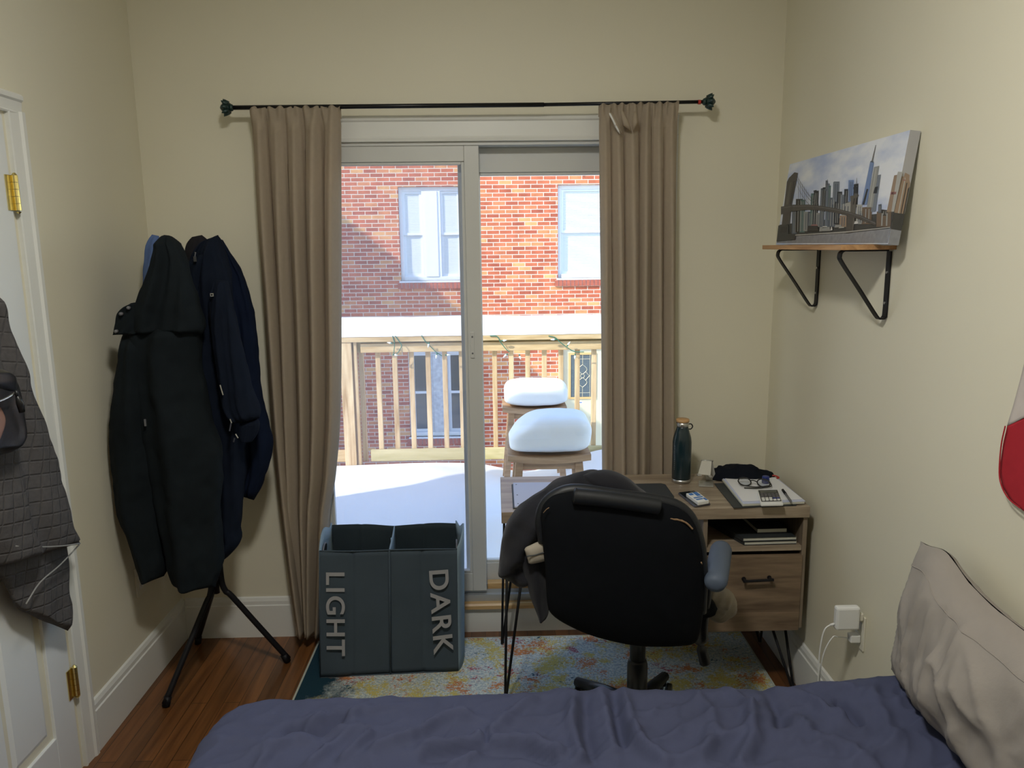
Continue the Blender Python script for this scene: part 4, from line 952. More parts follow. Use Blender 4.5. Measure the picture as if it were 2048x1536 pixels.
# glasses
t = T('eyeglasses', 'black framed eyeglasses lying folded on the white paper', 'eyeglasses', (.99, 2.86, ZP))
def ell(c, a, bb, tilt=0, n=22): return [c+V(a*cos(2*pi*k/n), 0, bb*sin(2*pi*k/n))+V(0, tilt*bb*sin(2*pi*k/n), 0) for k in range(n+1)]
g1 = PZ(1489, 969, ZP); g2 = PZ(1527, 972, ZP)
fb_ = B(); lb = B()
for g in (g1, g2):
    c_ = V(g.x, g.y, ZP+.012); pp = [c_+V(.024*cos(2*pi*k/26), .020*sin(2*pi*k/26), .010*sin(2*pi*k/26)) for k in range(27)]
    fb_.tube(pp, .0024, 8, 0, False); lb.prism([p for p in pp[:-1]], (0, 0, .0006))
fb_.tube(bend([V(g1.x+.022, g1.y+.004, ZP+.014), V((g1.x+g2.x)/2, (g1.y+g2.y)/2+.008, ZP+.017), V(g2.x-.022, g2.y+.004, ZP+.014)], 5), .002, 8)
obj('frame', fb_, 'plastic', t, True); obj('lens', lb, 'lens', t)
for s_, g in ((-1, g1), (1, g2)):
    obj('temple', B().tube(bend([V(g.x+s_*.025, g.y+.004, ZP+.014), V(g.x+s_*.018, g.y-.03, ZP+.008), V(g.x-s_*.03, g.y-.042+.004*s_, ZP+.004), V(g.x-s_*.085, g.y-.03, ZP+.0035)], 5), .0021, 8), 'plastic', t, True)
c = PZ(1531, 966, ZP); c = V(c.x, c.y, ZP+.0002)
t = T('blue_bottle_cap', 'small blue cylindrical pot behind the eyeglasses', 'pot', tuple(c))
obj('pot_body', B().lathe(c, [(.0125, 0), (.0145, .002), (.0145, .016), (.0125, .018)], 28), 'blue', t, True)
obj('pot_lid', B().lathe(c, [(.0135, .018), (.0138, .026), (.012, .0275)], 28), 'blue', t, True)
# calculator
t = T('calculator', 'black and white handheld calculator on the paper', 'calculator', (1.0, 2.72, ZP))
cc = [PZ(a, c, ZP+.01) for a, c in ((1522, 1008), (1567, 1007), (1557, 981), (1514, 981))]
o_ = cc[0]; ux = (cc[1]-cc[0]); uy = (cc[3]-cc[0])
def C(u, v, z=0): return o_+ux*u+uy*v+V(0, 0, z-.01)
def crect(b, u0, u1, v0, v1, z0, z1, m=0):
    b.hexa([C(u0, v0, z0), C(u1, v0, z0), C(u1, v1, z0), C(u0, v1, z0)], [C(u0, v0, z1), C(u1, v0, z1), C(u1, v1, z1), C(u0, v1, z1)], m)
b = B(); crect(b, 0, 1, 0, 1, .0003, .010); obj('case', b, 'whitepl', t, bevel=.003)
b = B(); crect(b, .05, .95, .16, .99, .010, .012); obj('face', b, 'plastic', t, bevel=.001)
b = B(); crect(b, .12, .88, .76, .93, .012, .0126); obj('screen', b, 'lcd', t)
for r_ in range(5):
    for k in range(5):
        b = B(); u = .09+.17*k; v = .18+.115*r_; sm = r_ > 1
        crect(b, u, u+.13, v, v+(.085 if not sm else .05), .012, .0145); obj('key', b, 'whitepl' if not sm and not (r_ == 1 and k > 2) else ('blue' if not sm else 'greypl'), t)
# pen
t = T('pen', 'grey pen lying on the paper beside the calculator', 'pen', tuple(PZ(1575, 995, ZP)))
a, c = PZ(1565, 982, ZP), PZ(1583, 1007, ZP); a = a+V(0, 0, .005); c = c+V(0, 0, .005)
obj('barrel', B().tube([lerp(a, c, k) for k in (.35, .9, .97, 1)], [.0042, .0042, .003, .001], 12), 'greypl', t, True)
obj('cap', B().tube([lerp(a, c, k) for k in (0, .02, .36)], [.003, .0048, .0048], 12).tube([lerp(a, c, .05)+V(0, 0, .0055), lerp(a, c, .3)+V(0, 0, .0055)], .0012, 6), 'metalblack', t, True)
# phone + eraser pack
t = T('smartphone', 'black smartphone lying face up on the desk', 'phone', tuple(PZ(1388, 1000, ZT)))
ph = zq((1389, 1016), (1421, 1011), (1388, 985), (1356, 989))
slab(ph, ZT+.0005, ZT+.009, 'phonebody', 'body', t, bevel=.003); slab([lerp(p, sum(ph, V(0, 0, 0))/4, .05) for p in ph], ZT+.009, ZT+.0096, 'phone', 'screen', t)
t = T('eraser_pack', 'blue and white packet lying on top of the smartphone', 'packet', tuple(PZ(1392, 998, ZT+.01)))
ep = [PZ(a, c, ZT+.02) for a, c in ((1396, 1006), (1418, 1002), (1396, 985), (1372, 988))]
slab(ep, ZT+.0098, ZT+.023, 'whitepl', 'box', t, bevel=.002)
b = B(); e0, e1, e2, e3 = ep; ux = e1-e0; uy = e3-e0
for (u0, u1, v0, v1) in ((.1, .45, .72, .92), (.55, .92, .55, .95), (.1, .9, .38, .48), (.12, .7, .2, .3), (.75, .95, .05, .3)):
    b.prism([V((e0+ux*u+uy*v).x, (e0+ux*u+uy*v).y, ZT+.023) for u, v in ((u0, v0), (u1, v0), (u1, v1), (u0, v1))], (0, 0, .0005))
obj('blue_print', b, 'blueprint', t)
# cubby contents
def cubby_book(x0, x1, z, h, label, skew):
    t = T('notebook', label, 'notebook', ((x0+x1)/2, 2.75, z))
    y0, y1 = 2.665, 2.90
    lo_ = [(x0, y0), (x1, y0+.004), (x1-.01, y1), (x0-skew, y1)]
    obj('pages', B().prism([V(a+.002, c+.001, z+.002) for a, c in lo_], (0, 0, h-.004)), 'edge', t)
    obj('cover', B().prism([V(a, c-.002, z+.0003) for a, c in lo_], (0, 0, .0017)).prism([V(a, c-.001, z+h-.002) for a, c in lo_], (0, 0, .002)).prism([V(x0, y0-.001, z), V(x0+.002, y0-.001, z), V(x0+.002-skew, y1, z), V(x0-skew, y1, z)], (0, 0, h)), 'folder', t)
cubby_book(.905, 1.100, .6055, .014, 'black covered notebook at the bottom of the pair in the desk cubby', .08)
cubby_book(.900, 1.098, .6205, .014, 'black covered notebook on top of the pair in the desk cubby', .07)
t = T('pocket_book', 'small dark book with white page edges on the cubby notebooks', 'book', (1.02, 2.76, .64))
lo_ = [(.965, 2.70), (1.075, 2.702), (1.07, 2.86), (.955, 2.86)]
obj('pages', B().prism([V(a+.001, c+.001, .640) for a, c in lo_], (0, 0, .013)), 'edge', t)
obj('cover', B().prism([V(a, c, .653) for a, c in lo_], (0, 0, .002)).prism([V(a, c, .6352) for a, c in lo_], (0, 0, .0048)), 'ink', t)

# ================================================================== OFFICE CHAIR
YC = 2.17; k = 3.012
def z1(pts): return [(980+a/k, 900+c/k) for a, c in pts]
ch = T('office_chair', 'black office chair with worn back, facing the desk', 'office chair', (.43, 2.42, RZ0))
back_out = z1([(302, 400), (318, 325), (370, 270), (440, 248), (520, 238), (700, 262), (900, 290), (1050, 312), (1150, 350), (1215, 415), (1255, 510), (1282, 640), (1294, 820), (1288, 1000), (1272, 1110), (1240, 1180), (1150, 1198), (1000, 1202), (850, 1190), (640, 1140), (480, 1072), (375, 1000), (345, 920), (332, 720), (312, 520)])
def bplane(px, py):
    P = PY(px, py, YC); return P+V(0, -.10*(P.z-.75)*.6, 0)
obj('backrest', inflate(back_out, bplane, NF, .045, 12, p=.5), 'chair', ch, True)
# padded rim of the backrest, visible as a lighter leatherette edge
rim = [bplane(a, c)+V(0, .018, 0) for a, c in z1([(330, 560), (312, 430), (340, 330), (430, 262), (540, 246), (760, 276), (980, 306), (1110, 335), (1195, 400), (1245, 500), (1275, 640), (1286, 820), (1280, 1000)])]
obj('rim_welt', B().tube(bend(rim, 5), .020, 12), 'chairedge', ch, True)
tr1 = [bplane(a, c)+V(0, -.024, 0) for a, c in z1([(1060, 388), (1100, 394), (1140, 404), (1170, 420), (1196, 444), (1206, 455)])]
def tear(pts, rad):
    o = obj('torn_seam', B().tube(pts, rad, 7), 'tear', ch, True); o['label'] = 'tan backing showing through the torn seam'
tr1 = bend(tr1, 4); tear([p+V(0, 0, .0015*noise.noise(p*300)) for p in tr1], [.0008]+[.0028+.0012*abs(noise.noise(p*120)) for p in tr1[1:-1]]+[.001])
tear([bplane(a, c)+V(0, -.026, 0) for a, c in z1([(730, 362), (760, 366), (800, 366)])], .0012); tear([bplane(a, c)+V(0, -.03, 0) for a, c in z1([(316, 350), (335, 328), (350, 318)])], .0012)
tear([bplane(a, c)+V(0, -.03, 0) for a, c in z1([(1255, 650), (1260, 662)])], .002)
obj('top_bolster', B().tube(bend([bplane(a, c)+V(0, -.026, .004) for a, c in z1([(492, 256), (498, 257), (520, 260), (640, 272), (760, 287), (880, 304), (975, 318), (1000, 322), (1006, 323)])], 4), [.010]+[.018]*3+[.024]*25+[.021]*3+[.010], 16, sq=1.0), 'chairedge', ch, True)
xc = .447
obj('seat', inflate([(a, c) for a, c in ((-.235, -.22), (0, -.235), (.235, -.22), (.25, 0), (.235, .2), (.12, .24), (-.12, .24), (-.235, .2), (-.25, 0))], lambda a, c: V(xc+a, 2.47+c, .545), (0, 0, 1), .035, 9, (0, 0), .5), 'chair', ch, True)
obj('back_bracket', B().box(xc-.04, xc+.04, 2.22, 2.50, .495, .51).box(xc-.035, xc+.035, 2.215, 2.23, .495, .62), 'plastic', ch, bevel=.003)
colx, coly = PY(1275, 1320, 2.42).x, 2.42
obj('gas_column', B().lathe((colx, coly, 0), [(.027, .305), (.027, .50)], 24).lathe((colx, coly, 0), [(.022, .14), (.035, .15), (.035, .283), (.032, .296), (.027, .306)], 24), 'plastic', ch, True)
for kx_ in range(5):
    a = R(58+72*kx_); d = V(cos(a), sin(a), 0); pdr = V(-d.y, d.x, 0); c0 = V(colx, coly, .125); e = c0+d*.285+V(0, 0, -.035)
    o = obj('base_leg', B().tube([c0+d*.02, lerp(c0, e, .5)+V(0, 0, .008), e], [.030, .025, .019], 12, sq=.9), 'plastic', ch, True)
    wc = e+V(0, 0, -.052); b = B()
    for s_ in (-1, 1): b.tube([wc+pdr*s_*.010, wc+pdr*s_*.024], .025, 16)
    b.tube([e, e+V(0, 0, -.04)], .008, 8)
    obj('caster', b, 'plastic', o, True)
# right armrest
a0, a1 = PZ(1434, 1176, .70), PZ(1441, 1088, .715)
rr_ = .027
def arm(name, p, q):
    d = (q-p).normalized()
    o = obj(name, B().tube([p, p+d*.006, p+d*.03, lerp(p, q, .5), q-d*.03, q-d*.006, q], [.015, .030, .0355, .036, .0355, .030, .015], 20, sq=.85), 'armpad', ch, True); return o
ar = arm('armrest', PZ(1430, 1170, .70), PZ(1443, 1094, .705))
p0 = PZ(1432, 1165, .69); ax_ = .662
obj('arm_support', B().tube(bend([V(.668, 2.30, .675), V(.662, 2.29, .60), V(.652, 2.28, .50), V(.648, 2.29, .445), V(.60, 2.40, .49)], 6), [.026]*8+[.024]*17, 12, sq=.7), 'plastic', ch, True)
obj('armrest', B().tube([(.190, 2.30, .675), (.190, 2.33, .677), (.19, 2.5, .677), (.19, 2.53, .675)], [.012, .028, .028, .012], 16, sq=.72), 'armpad', ch, True)
obj('arm_support', B().tube(bend([V(.190, 2.40, .66), V(.185, 2.40, .58), V(.22, 2.42, .52), V(.38, 2.44, .50)], 6), .022, 12, sq=.7), 'plastic', ch, True)
obj('recline_lever', B().tube(bend([V(.56, 2.40, .505), PY(1395, 1262, 2.35), PY(1401, 1290, 2.33), PY(1408, 1318, 2.32), PY(1411, 1328, 2.32)], 4), [.007]*5+[.009]*4+[.017]*3+[.018]*4+[.009], 12), 'plastic', ch, True)

# hoodie over the chair
t = T('grey_hoodie', 'charcoal hooded sweatshirt draped over the chair back', 'hoodie', (.2, 2.3, .6))
def hplane(px, py): return PY(px, py, 2.29)
obj('hoodie_body', inflate(z1([(50, 745), (58, 640), (75, 520), (112, 440), (155, 385), (205, 328), (300, 262), (400, 200), (500, 150), (560, 130), (640, 125), (720, 135), (800, 160), (850, 190), (910, 250), (960, 285), (820, 340), (620, 380), (480, 460), (400, 560), (330, 680), (240, 760), (200, 808), (140, 798), (90, 778)]), hplane, NF, .085, 12,
    (980+310/k, 900+400/k), .5, .010, 7, lambda a, c: .011*sin((a-980)*.11+(c-900)*.075)+.006*sin((a-980)*.05-(c-900)*.16)), 'hoodie', t, True)
obj('hood', inflate(z1([(560, 150), (620, 128), (700, 128), (780, 150), (850, 185), (905, 235), (960, 280), (880, 290), (740, 262), (620, 240), (560, 200)]), pl_(2.27), NF, .06, 9, None, .5, .006, 12), 'hoodie', t, True)
obj('sleeve', drape(z1([(192, 560), (188, 640), (205, 740), (240, 870), (265, 950), (292, 1014)]), z1([(330, 560), (345, 700), (350, 850), (352, 940), (350, 980), (325, 1012)]), pl_(2.245), NF, .045, [(.006, 3.5, 0, 3)], 44, 60, rnd=(.1, .03)), 'hoodie', t, True)
# khaki trousers on the seat
t = T('khaki_trousers', 'khaki trousers bundled on the chair seat', 'trousers', (.45, 2.4, .55))
obj('waist_bundle', inflate(z1([(1290, 850), (1340, 822), (1400, 820), (1450, 850), (1476, 890), (1482, 935), (1465, 975), (1420, 1010), (1370, 1028), (1320, 1010), (1280, 940)]), pl_(2.40), NF, .06, 10, None, .5, .009, 16, lambda a, c: .007*sin((a+c)*.30)), 'khaki', t, True)
obj('waist_upper', inflate(z1([(1250, 680), (1295, 660), (1325, 690), (1340, 760), (1320, 800), (1260, 790)]), pl_(2.34), NF, .03, 8, None, .5, .005, 20), 'khaki', t, True)
obj('seat_fold', inflate([(-.2, -.08), (0, -.11), (.2, -.09), (.22, .03), (.1, .1), (-.12, .1), (-.22, .03)], lambda a, c: V(.47+a, 2.46+c, .615), (0, 0, 1), .03, 8, (0, 0), .5, .01, 12), 'khaki', t, True)
lg_ = obj('trouser_leg', inflate(z1([(206, 600), (225, 580), (322, 545), (345, 560), (350, 650), (330, 668), (242, 686), (225, 655)]), pl_(2.185), NF, .016, 8, None, .5, .003, 20), 'khaki', t, True)
obj('stitched_hem', B().tube([PY(*q, 2.166) for q in z1([(222, 640), (270, 634), (330, 615)])], .002, 6), 'folder', lg_)

# ================================================================== SHELF, CANVAS
t = T('wall_shelf', 'small wooden shelf on black triangular brackets on the right wall', 'shelf', (XR, 2.57, 1.67))
SX = 1.005; SY0, SY1 = 2.24, 2.90
obj('board', B().box(SX, XR-.001, SY0, SY1, 1.677, 1.692), 'shelfwood', t, bevel=.001)
for y in (2.275, 2.775):
    w_ = .012; b = B()
    pts = bend([V(XR-.003, 0, 1.672), V(XR-.003, 0, 1.60), V(XR-.003, 0, 1.50), V(XR-.006, 0, 1.477), V(XR-.018, 0, 1.474), V(XR-.030, 0, 1.482), V(XR-.085, 0, 1.56), V(SX+.022, 0, 1.640), V(SX+.014, 0, 1.660), V(SX+.022, 0, 1.674), V(SX+.05, 0, 1.6745), V(XR-.01, 0, 1.6745)], 4)
    n = len(pts); th = .0022
    for a, c in zip(pts, pts[1:]):
        d = (c-a).normalized(); nn = V(-d.z, 0, d.x)*th
        b.hexa([V(a.x, y-w_, a.z)-nn, V(a.x, y+w_, a.z)-nn, V(a.x, y+w_, a.z)+nn, V(a.x, y-w_, a.z)+nn], [V(c.x, y-w_, c.z)-nn, V(c.x, y+w_, c.z)-nn, V(c.x, y+w_, c.z)+nn, V(c.x, y-w_, c.z)+nn])
    o = obj('bracket', b, 'metalblack', t)
    b = B()
    for z in (1.52, 1.61): b.tube([(XR-.003, y, z), (XR-.008, y, z)], .004, 8)
    obj('screw', b, 'steel', o)
# canvas print: flat picture wrapped on a stretcher, leaning on the wall
cB0, cB1, cT0, cT1 = V(1.099, 3.018, 1.693), V(1.099, 2.155, 1.693), V(1.137, 3.018, 1.995), V(1.137, 2.155, 1.998)
nrm = (cB1-cB0).cross(cT0-cB0).normalized()
if nrm.x > 0: nrm = -nrm
bk = -nrm*.030
cv = T('canvas_print', 'canvas photograph of a city skyline and suspension bridge leaning on the shelf', 'picture', (1.12, 2.6, 1.695))
PM = {}
def pm(nm, c, **kk):
    if nm not in PM: PM[nm] = mat('print_'+nm, lin(c), .6, **kk)
    return PM[nm]
skym = bpy.data.materials.new('print_cloudy_sky'); skym.use_nodes = True; n_ = skym.node_tree; bs = n_.nodes['Principled BSDF']; bs.inputs['Roughness'].default_value = .6
tc = n_.nodes.new('ShaderNodeTexCoord'); mp = n_.nodes.new('ShaderNodeMapping'); mp.inputs['Scale'].default_value = (1, 3.2, 9); nz = n_.nodes.new('ShaderNodeTexNoise'); nz.inputs['Scale'].default_value = 1.6; nz.inputs['Detail'].default_value = 6
rp = n_.nodes.new('ShaderNodeValToRGB'); rp.color_ramp.elements[0].position = .35; rp.color_ramp.elements[0].color = (*lin((176, 190, 222)), 1); rp.color_ramp.elements[1].position = .62; rp.color_ramp.elements[1].color = (*lin((226, 230, 238)), 1)
n_.links.new(tc.outputs['Object'], mp.inputs[0]); n_.links.new(mp.outputs[0], nz.inputs['Vector']); n_.links.new(nz.outputs[0], rp.inputs[0]); n_.links.new(rp.outputs[0], bs.inputs['Base Color'])
PM['sky'] = skym
b = B().hexa([cB0, cB1, cB1+bk, cB0+bk], [cT0, cT1, cT1+bk, cT0+bk])
obj('stretched_canvas', b, skym, cv, bevel=.001)
# picture drawn on the front face; coordinates are measured in a 1357x1536 enlargement of the print
def cp(a, c, lift=.0006):
    px, py = 1500+a/3.571, 230+c/3.572
    d = _ray(px, py); t_ = (cB0-EYE).dot(nrm)/d.dot(nrm); return EYE+d*t_+nrm*lift
art = B(); names = []
def poly(pts, nm, lift=.0006):
    if nm not in names: names.append(nm)
    P = [cp(a, c, lift) for a, c in pts]; art.add(P, [tuple(range(len(P)))], names.index(nm))
pm('far', (120, 128, 140)); pm('mid', (88, 96, 108)); pm('dark', (50, 54, 60)); pm('teal', (84, 112, 112)); pm('blueg', (118, 140, 182)); pm('water', (138, 140, 146), var=(60, .3)); pm('bridge', (82, 78, 74)); pm('stone', (98, 94, 88), var=(40, .2))
pm('pale', (172, 172, 168)); pm('tan', (150, 130, 112)); pm('brown', (112, 96, 82)); pm('white', (205, 205, 205)); pm('shore', (66, 66, 64)); pm('lightg', (150, 152, 150)); pm('line', (110, 108, 108)); pm('blk', (58, 56, 54)); pm('rose', (150, 110, 108))
# water and shore
poly([(192, 915), (205, 850), (1008, 806), (985, 915)], 'water')
poly([(210, 870), (212, 785), (1033, 692), (1008, 808), (700, 840), (330, 852)], 'shore', .0008)
# skyline from back to front: (left, right, top_left, top_right, base, tone)
rnd_ = random.Random(3)
towers = [(300, 335, 640, 640, 850, 'mid'), (325, 375, 600, 600, 840, 'blk'), (355, 392, 606, 606, 840, 'teal'), (385, 425, 690, 690, 830, 'lightg'), (410, 445, 690, 690, 830, 'mid'), (428, 470, 560, 560, 820, 'teal'), (447, 482, 545, 540, 820, 'dark'),
          (470, 500, 700, 700, 800, 'lightg'), (497, 530, 525, 518, 800, 'mid'), (515, 540, 518, 515, 690, 'dark'), (535, 560, 490, 490, 800, 'far'), (540, 556, 468, 470, 540, 'mid'), (555, 570, 505, 505, 760, 'teal'), (556, 612, 592, 588, 800, 'mid'), (590, 636, 480, 475, 640, 'far'), (600, 638, 620, 618, 780, 'dark'),
          (622, 655, 548, 548, 700, 'dark'), (645, 690, 570, 568, 700, 'far'), (672, 714, 530, 528, 640, 'dark'), (700, 738, 466, 464, 620, 'blueg'), (718, 745, 600, 600, 700, 'mid'), (738, 770, 495, 490, 660, 'dark'), (640, 690, 718, 716, 800, 'tan'), (655, 720, 640, 620, 720, 'pale'),
          (760, 800, 640, 640, 770, 'pale'), (775, 815, 690, 680, 780, 'lightg'), (800, 870, 660, 655, 780, 'brown'), (905, 1008, 690, 688, 800, 'brown'), (918, 940, 640, 636, 700, 'mid'), (940, 985, 675, 680, 720, 'blk')]
for i, (l, r_, tl_, tr2, bs_, nm) in enumerate(towers):
    sk = 8 if l > 400 else 4
    poly([(l-0, bs_), (r_-0, bs_), (r_+sk*(bs_-tr2)/200, tr2), (l+sk*(bs_-tl_)/200, tl_)], nm, .0009+.00002*i)
    w0 = r_-l
    for q in range(1, 3):   # lighter mullion stripes on the facades
        u = l+w0*q/3; poly([(u, bs_-8), (u+w0*.10, bs_-8), (u+w0*.10+sk*(bs_-tl_)/220, tl_+12), (u+sk*(bs_-tl_)/220, tl_+12)], ('lightg' if nm in ('dark', 'mid', 'blk', 'teal', 'brown') else 'mid'), .0016)
poly([(541, 500), (562, 500), (557, 458)], 'mid', .0016); poly([(456, 548), (480, 545), (478, 536), (458, 540)], 'dark', .0016)
poly([(600, 480), (634, 477), (636, 484), (604, 476)], 'mid', .0016)
# tall glass tower with spire and its neighbours
poly([(800, 640), (838, 640), (888, 342), (862, 336)], 'blueg', .0018); poly([(806, 640), (822, 640), (850, 530), (838, 528)], 'dark', .0020); poly([(862, 336), (888, 342), (884, 330), (868, 328)], 'mid', .0020)
poly([(872, 330), (881, 330), (904, 215), (901, 215)], 'line', .0020)
poly([(838, 660), (880, 660), (926, 364), (890, 372)], 'lightg', .0018); poly([(858, 655), (868, 655), (910, 380), (902, 380)], 'pale', .0021)
poly([(866, 690), (900, 690), (938, 425), (918, 430)], 'far', .0017); poly([(886, 560), (910, 560), (920, 510), (898, 515)], 'dark', .0022)
poly([(742, 520), (757, 492), (772, 520), (768, 560), (748, 560)], 'dark', .0021); poly([(762, 492), (765, 492), (768, 450), (766, 450)], 'line', .0021)
# right apartment tower, continuing round the edge of the canvas
poly([(980, 695), (1026, 690), (1070, 425), (1034, 432)], 'tan', .0018); poly([(1014, 690), (1033, 690), (1094, 408), (1062, 405), (1056, 425)], 'pale', .0019)
for q in range(4): poly([(1006+q*7, 570-q*2), (1032+q*5, 567), (1036+q*5, 548), (1010+q*7, 551)], 'rose', .0020)
# suspension bridge: towers, deck, cables
poly([(230, 790), (288, 780), (300, 650), (346, 415), (322, 410), (282, 450), (268, 478)], 'bridge', .0024)
poly([(262, 640), (276, 640), (302, 480), (290, 485)], 'stone', .0026); poly([(286, 640), (296, 640), (326, 470), (316, 474)], 'blk', .0026)
poly([(716, 840), (742, 838), (770, 590), (783, 572), (775, 568), (722, 580), (724, 640)], 'stone', .0024); poly([(690, 845), (735, 840), (744, 700), (700, 700)], 'bridge', .0025)
poly([(740, 640), (748, 640), (756, 595), (748, 596)], 'blk', .0027); poly([(758, 640), (764, 640), (772, 592), (765, 593)], 'blk', .0027)
dk_ = [(226, 655, 712), (300, 645, 690), (420, 640, 678), (520, 650, 682), (620, 668, 700), (720, 692, 725), (800, 718, 752), (900, 764, 790), (905, 768, 790)]
for (a, t0, b0), (c, t1_, b1) in zip(dk_, dk_[1:]): poly([(a, t0), (c, t1_), (c, b1), (a, b0)], 'bridge', .0028); poly([(a, t0+8), (c, t1_+8), (c, t1_+12), (a, t0+12)], 'line', .0030)
for (p0_, p1_, sg) in (((340, 432), (500, 640), 26), ((336, 450), (470, 640), 22), ((330, 480), (430, 640), 16)):
    N_ = 12; pp = [(lerp(p0_[0], p1_[0], i/N_), lerp(p0_[1], p1_[1], i/N_)+sg*sin(pi*i/N_)) for i in range(N_+1)]
    for a, c in zip(pp, pp[1:]): poly([a, c, (c[0], c[1]+4), (a[0], a[1]+4)], 'line', .0030)
for i in range(10):
    x = 350+14*i; poly([(x, 455+19*i), (x+1.6, 455+19*i), (x+1.6, 640), (x, 640)], 'line', .0029)
for i in range(7): poly([(730-12*i, 600+10*i), (731-12*i, 600+10*i), (731-12*i, 690), (730-12*i, 690)], 'line', .0029)
poly([(195, 905), (330, 890), (332, 852), (280, 850), (280, 785), (208, 790)], 'shore', .0031); poly([(225, 800), (270, 798), (268, 840), (222, 842)], 'blk', .0033)
for (x, y_, w_, h_, nm) in ((415, 792, 80, 40, 'blk'), (440, 782, 50, 14, 'rose'), (500, 800, 80, 32, 'lightg'), (520, 795, 40, 14, 'white'), (580, 800, 16, 26, 'white'), (610, 785, 50, 20, 'lightg'), (750, 760, 30, 20, 'white'), (640, 800, 40, 10, 'pale')):
    poly([(x, y_+h_), (x+w_, y_+h_-3), (x+w_-4, y_), (x+6, y_)], nm, .0032)
poly([(330, 856), (700, 832), (1010, 800), (1008, 806), (700, 840), (330, 862)], 'pale', .0032)
o = obj('skyline_print', art, [PM[n2] for n2 in names], cv, fix=False)
# wrapped near edge
art = B(); names = []
sb0, st0 = cB1, cT1
def es(u, v, lift=.0008): return lerp(lerp(sb0, sb0+bk, u), lerp(st0, st0+bk, u), v)+V(0, -lift, 0)
def epoly(pts, nm, lift=.0008):
    if nm not in names: names.append(nm)
    art.add([es(u, v, lift) for u, v in pts], [tuple(range(len(pts)))], names.index(nm))
pm('edgegrey', (168, 168, 170))
epoly([(0, 0), (1, 0), (1, 1), (0, 1)], 'edgegrey'); epoly([(0, .27), (.95, .27), (.95, .55), (.8, .58), (.75, .62), (.3, .635), (.25, .60), (0, .60)], 'tan', .0012); epoly([(.35, .27), (.45, .27), (.45, .58), (.35, .60)], 'pale', .0014)
epoly([(.6, .27), (.68, .27), (.68, .55), (.6, .55)], 'blk', .0014); epoly([(.85, .27), (.95, .27), (.95, .52), (.85, .5)], 'blk', .0014); epoly([(.2, .565), (.45, .565), (.45, .575), (.2, .575)], 'rose', .0016)
epoly([(0, .13), (1, .12), (1, .28), (0, .28)], 'shore', .0015); epoly([(0, 0), (1, 0), (1, .13), (0, .135)], 'water', .0016)
obj('wrapped_edge_print', art, [PM[n2] for n2 in names], cv, fix=False)

# ================================================================== FLAG
t = T('flag', 'red and white nylon flag hanging on the right wall at the picture edge', 'flag', (XR, 1.4, 1.1))
def fpl(px, py): return PX(px, py, XR-.012)
def fsheet(L, Rr, nm, mm, seed):
    def fn(u, v):
        a = along(L, v); c = along(Rr, v); p = fpl(lerp(a[0], c[0], u), lerp(a[1], c[1], u))
        return p+V(-.008*abs(noise.noise(V(p.y*7, p.z*5, seed)))-.003*sin(p.y*30), 0, 0)
    return obj(nm, B().grid(fn, 40, 40), mm, t, True, solid=.001)
fsheet([(2015, 852), (2008, 885), (2004, 920), (2002, 945), (2008, 975), (2022, 1000), (2048, 1023), (2100, 1040)], [(2260, 730), (2260, 800), (2260, 870), (2260, 940), (2260, 990), (2260, 1040), (2260, 1080), (2260, 1100)], 'red_field', 'flagred', 1)
fsheet([(2090, 560), (2060, 680), (2040, 760), (2026, 810), (2015, 852)], [(2260, 480), (2260, 560), (2260, 620), (2260, 680), (2260, 730)], 'white_field', 'flagwhite', 2)
st = bend([fpl(a, c)+V(-.011, 0, 0) for a, c in ((2020, 852), (2012, 890), (2008, 945), (2014, 975), (2028, 998), (2050, 1016))], 6)
obj('hem_stitching', B().tube(st, .0015, 6), 'flagred', t)

# ================================================================== CHARGER
yc, zc = 2.290, .462
t = T('laptop_charger', 'white square laptop charger plugged into the right wall outlet', 'charger', (XR-.05, yc, .5))
pA = PY(1695, 1228, 2.285)
obj('body', B().box(XR-.098, XR-.022, yc-.040, yc-.012, pA.z-.040, pA.z+.038), 'whitepl', t, bevel=.007)
obj('prongs', B().box(XR-.022, XR-.008, yc-.032, yc-.014, pA.z-.012, pA.z+.012), 'ivory', t, bevel=.002)
o = obj('cable', B().tube(bend([V(XR-.098, yc-.026, pA.z-.022), V(XR-.112, yc-.026, pA.z-.026), PY(1648, 1262, 2.26), PY(1640, 1300, 2.26), PY(1637, 1345, 2.26), PY(1636, 1400, 2.26)], 8), .0024, 8), 'whitepl', t, True)
obj('strain_relief', B().tube([V(XR-.098, yc-.026, pA.z-.022), V(XR-.112, yc-.026, pA.z-.026)], .0042, 10), 'whitepl', o, True)
t = T('usb_adapter', 'small white phone charger plugged in below the larger charger', 'charger', (XR-.03, yc, .458))
obj('body', B().box(XR-.040, XR-.008, yc-.024, yc+.004, zc-.034, zc-.008), 'whitepl', t, bevel=.003)
obj('cable', B().tube(bend([V(XR-.04, yc-.01, zc-.022), V(XR-.075, yc-.01, zc-.018), PY(1665, 1275, 2.27), PY(1648, 1305, 2.27), PY(1640, 1350, 2.27), PY(1638, 1400, 2.27)], 8), .002, 8), 'whitepl', t, True)

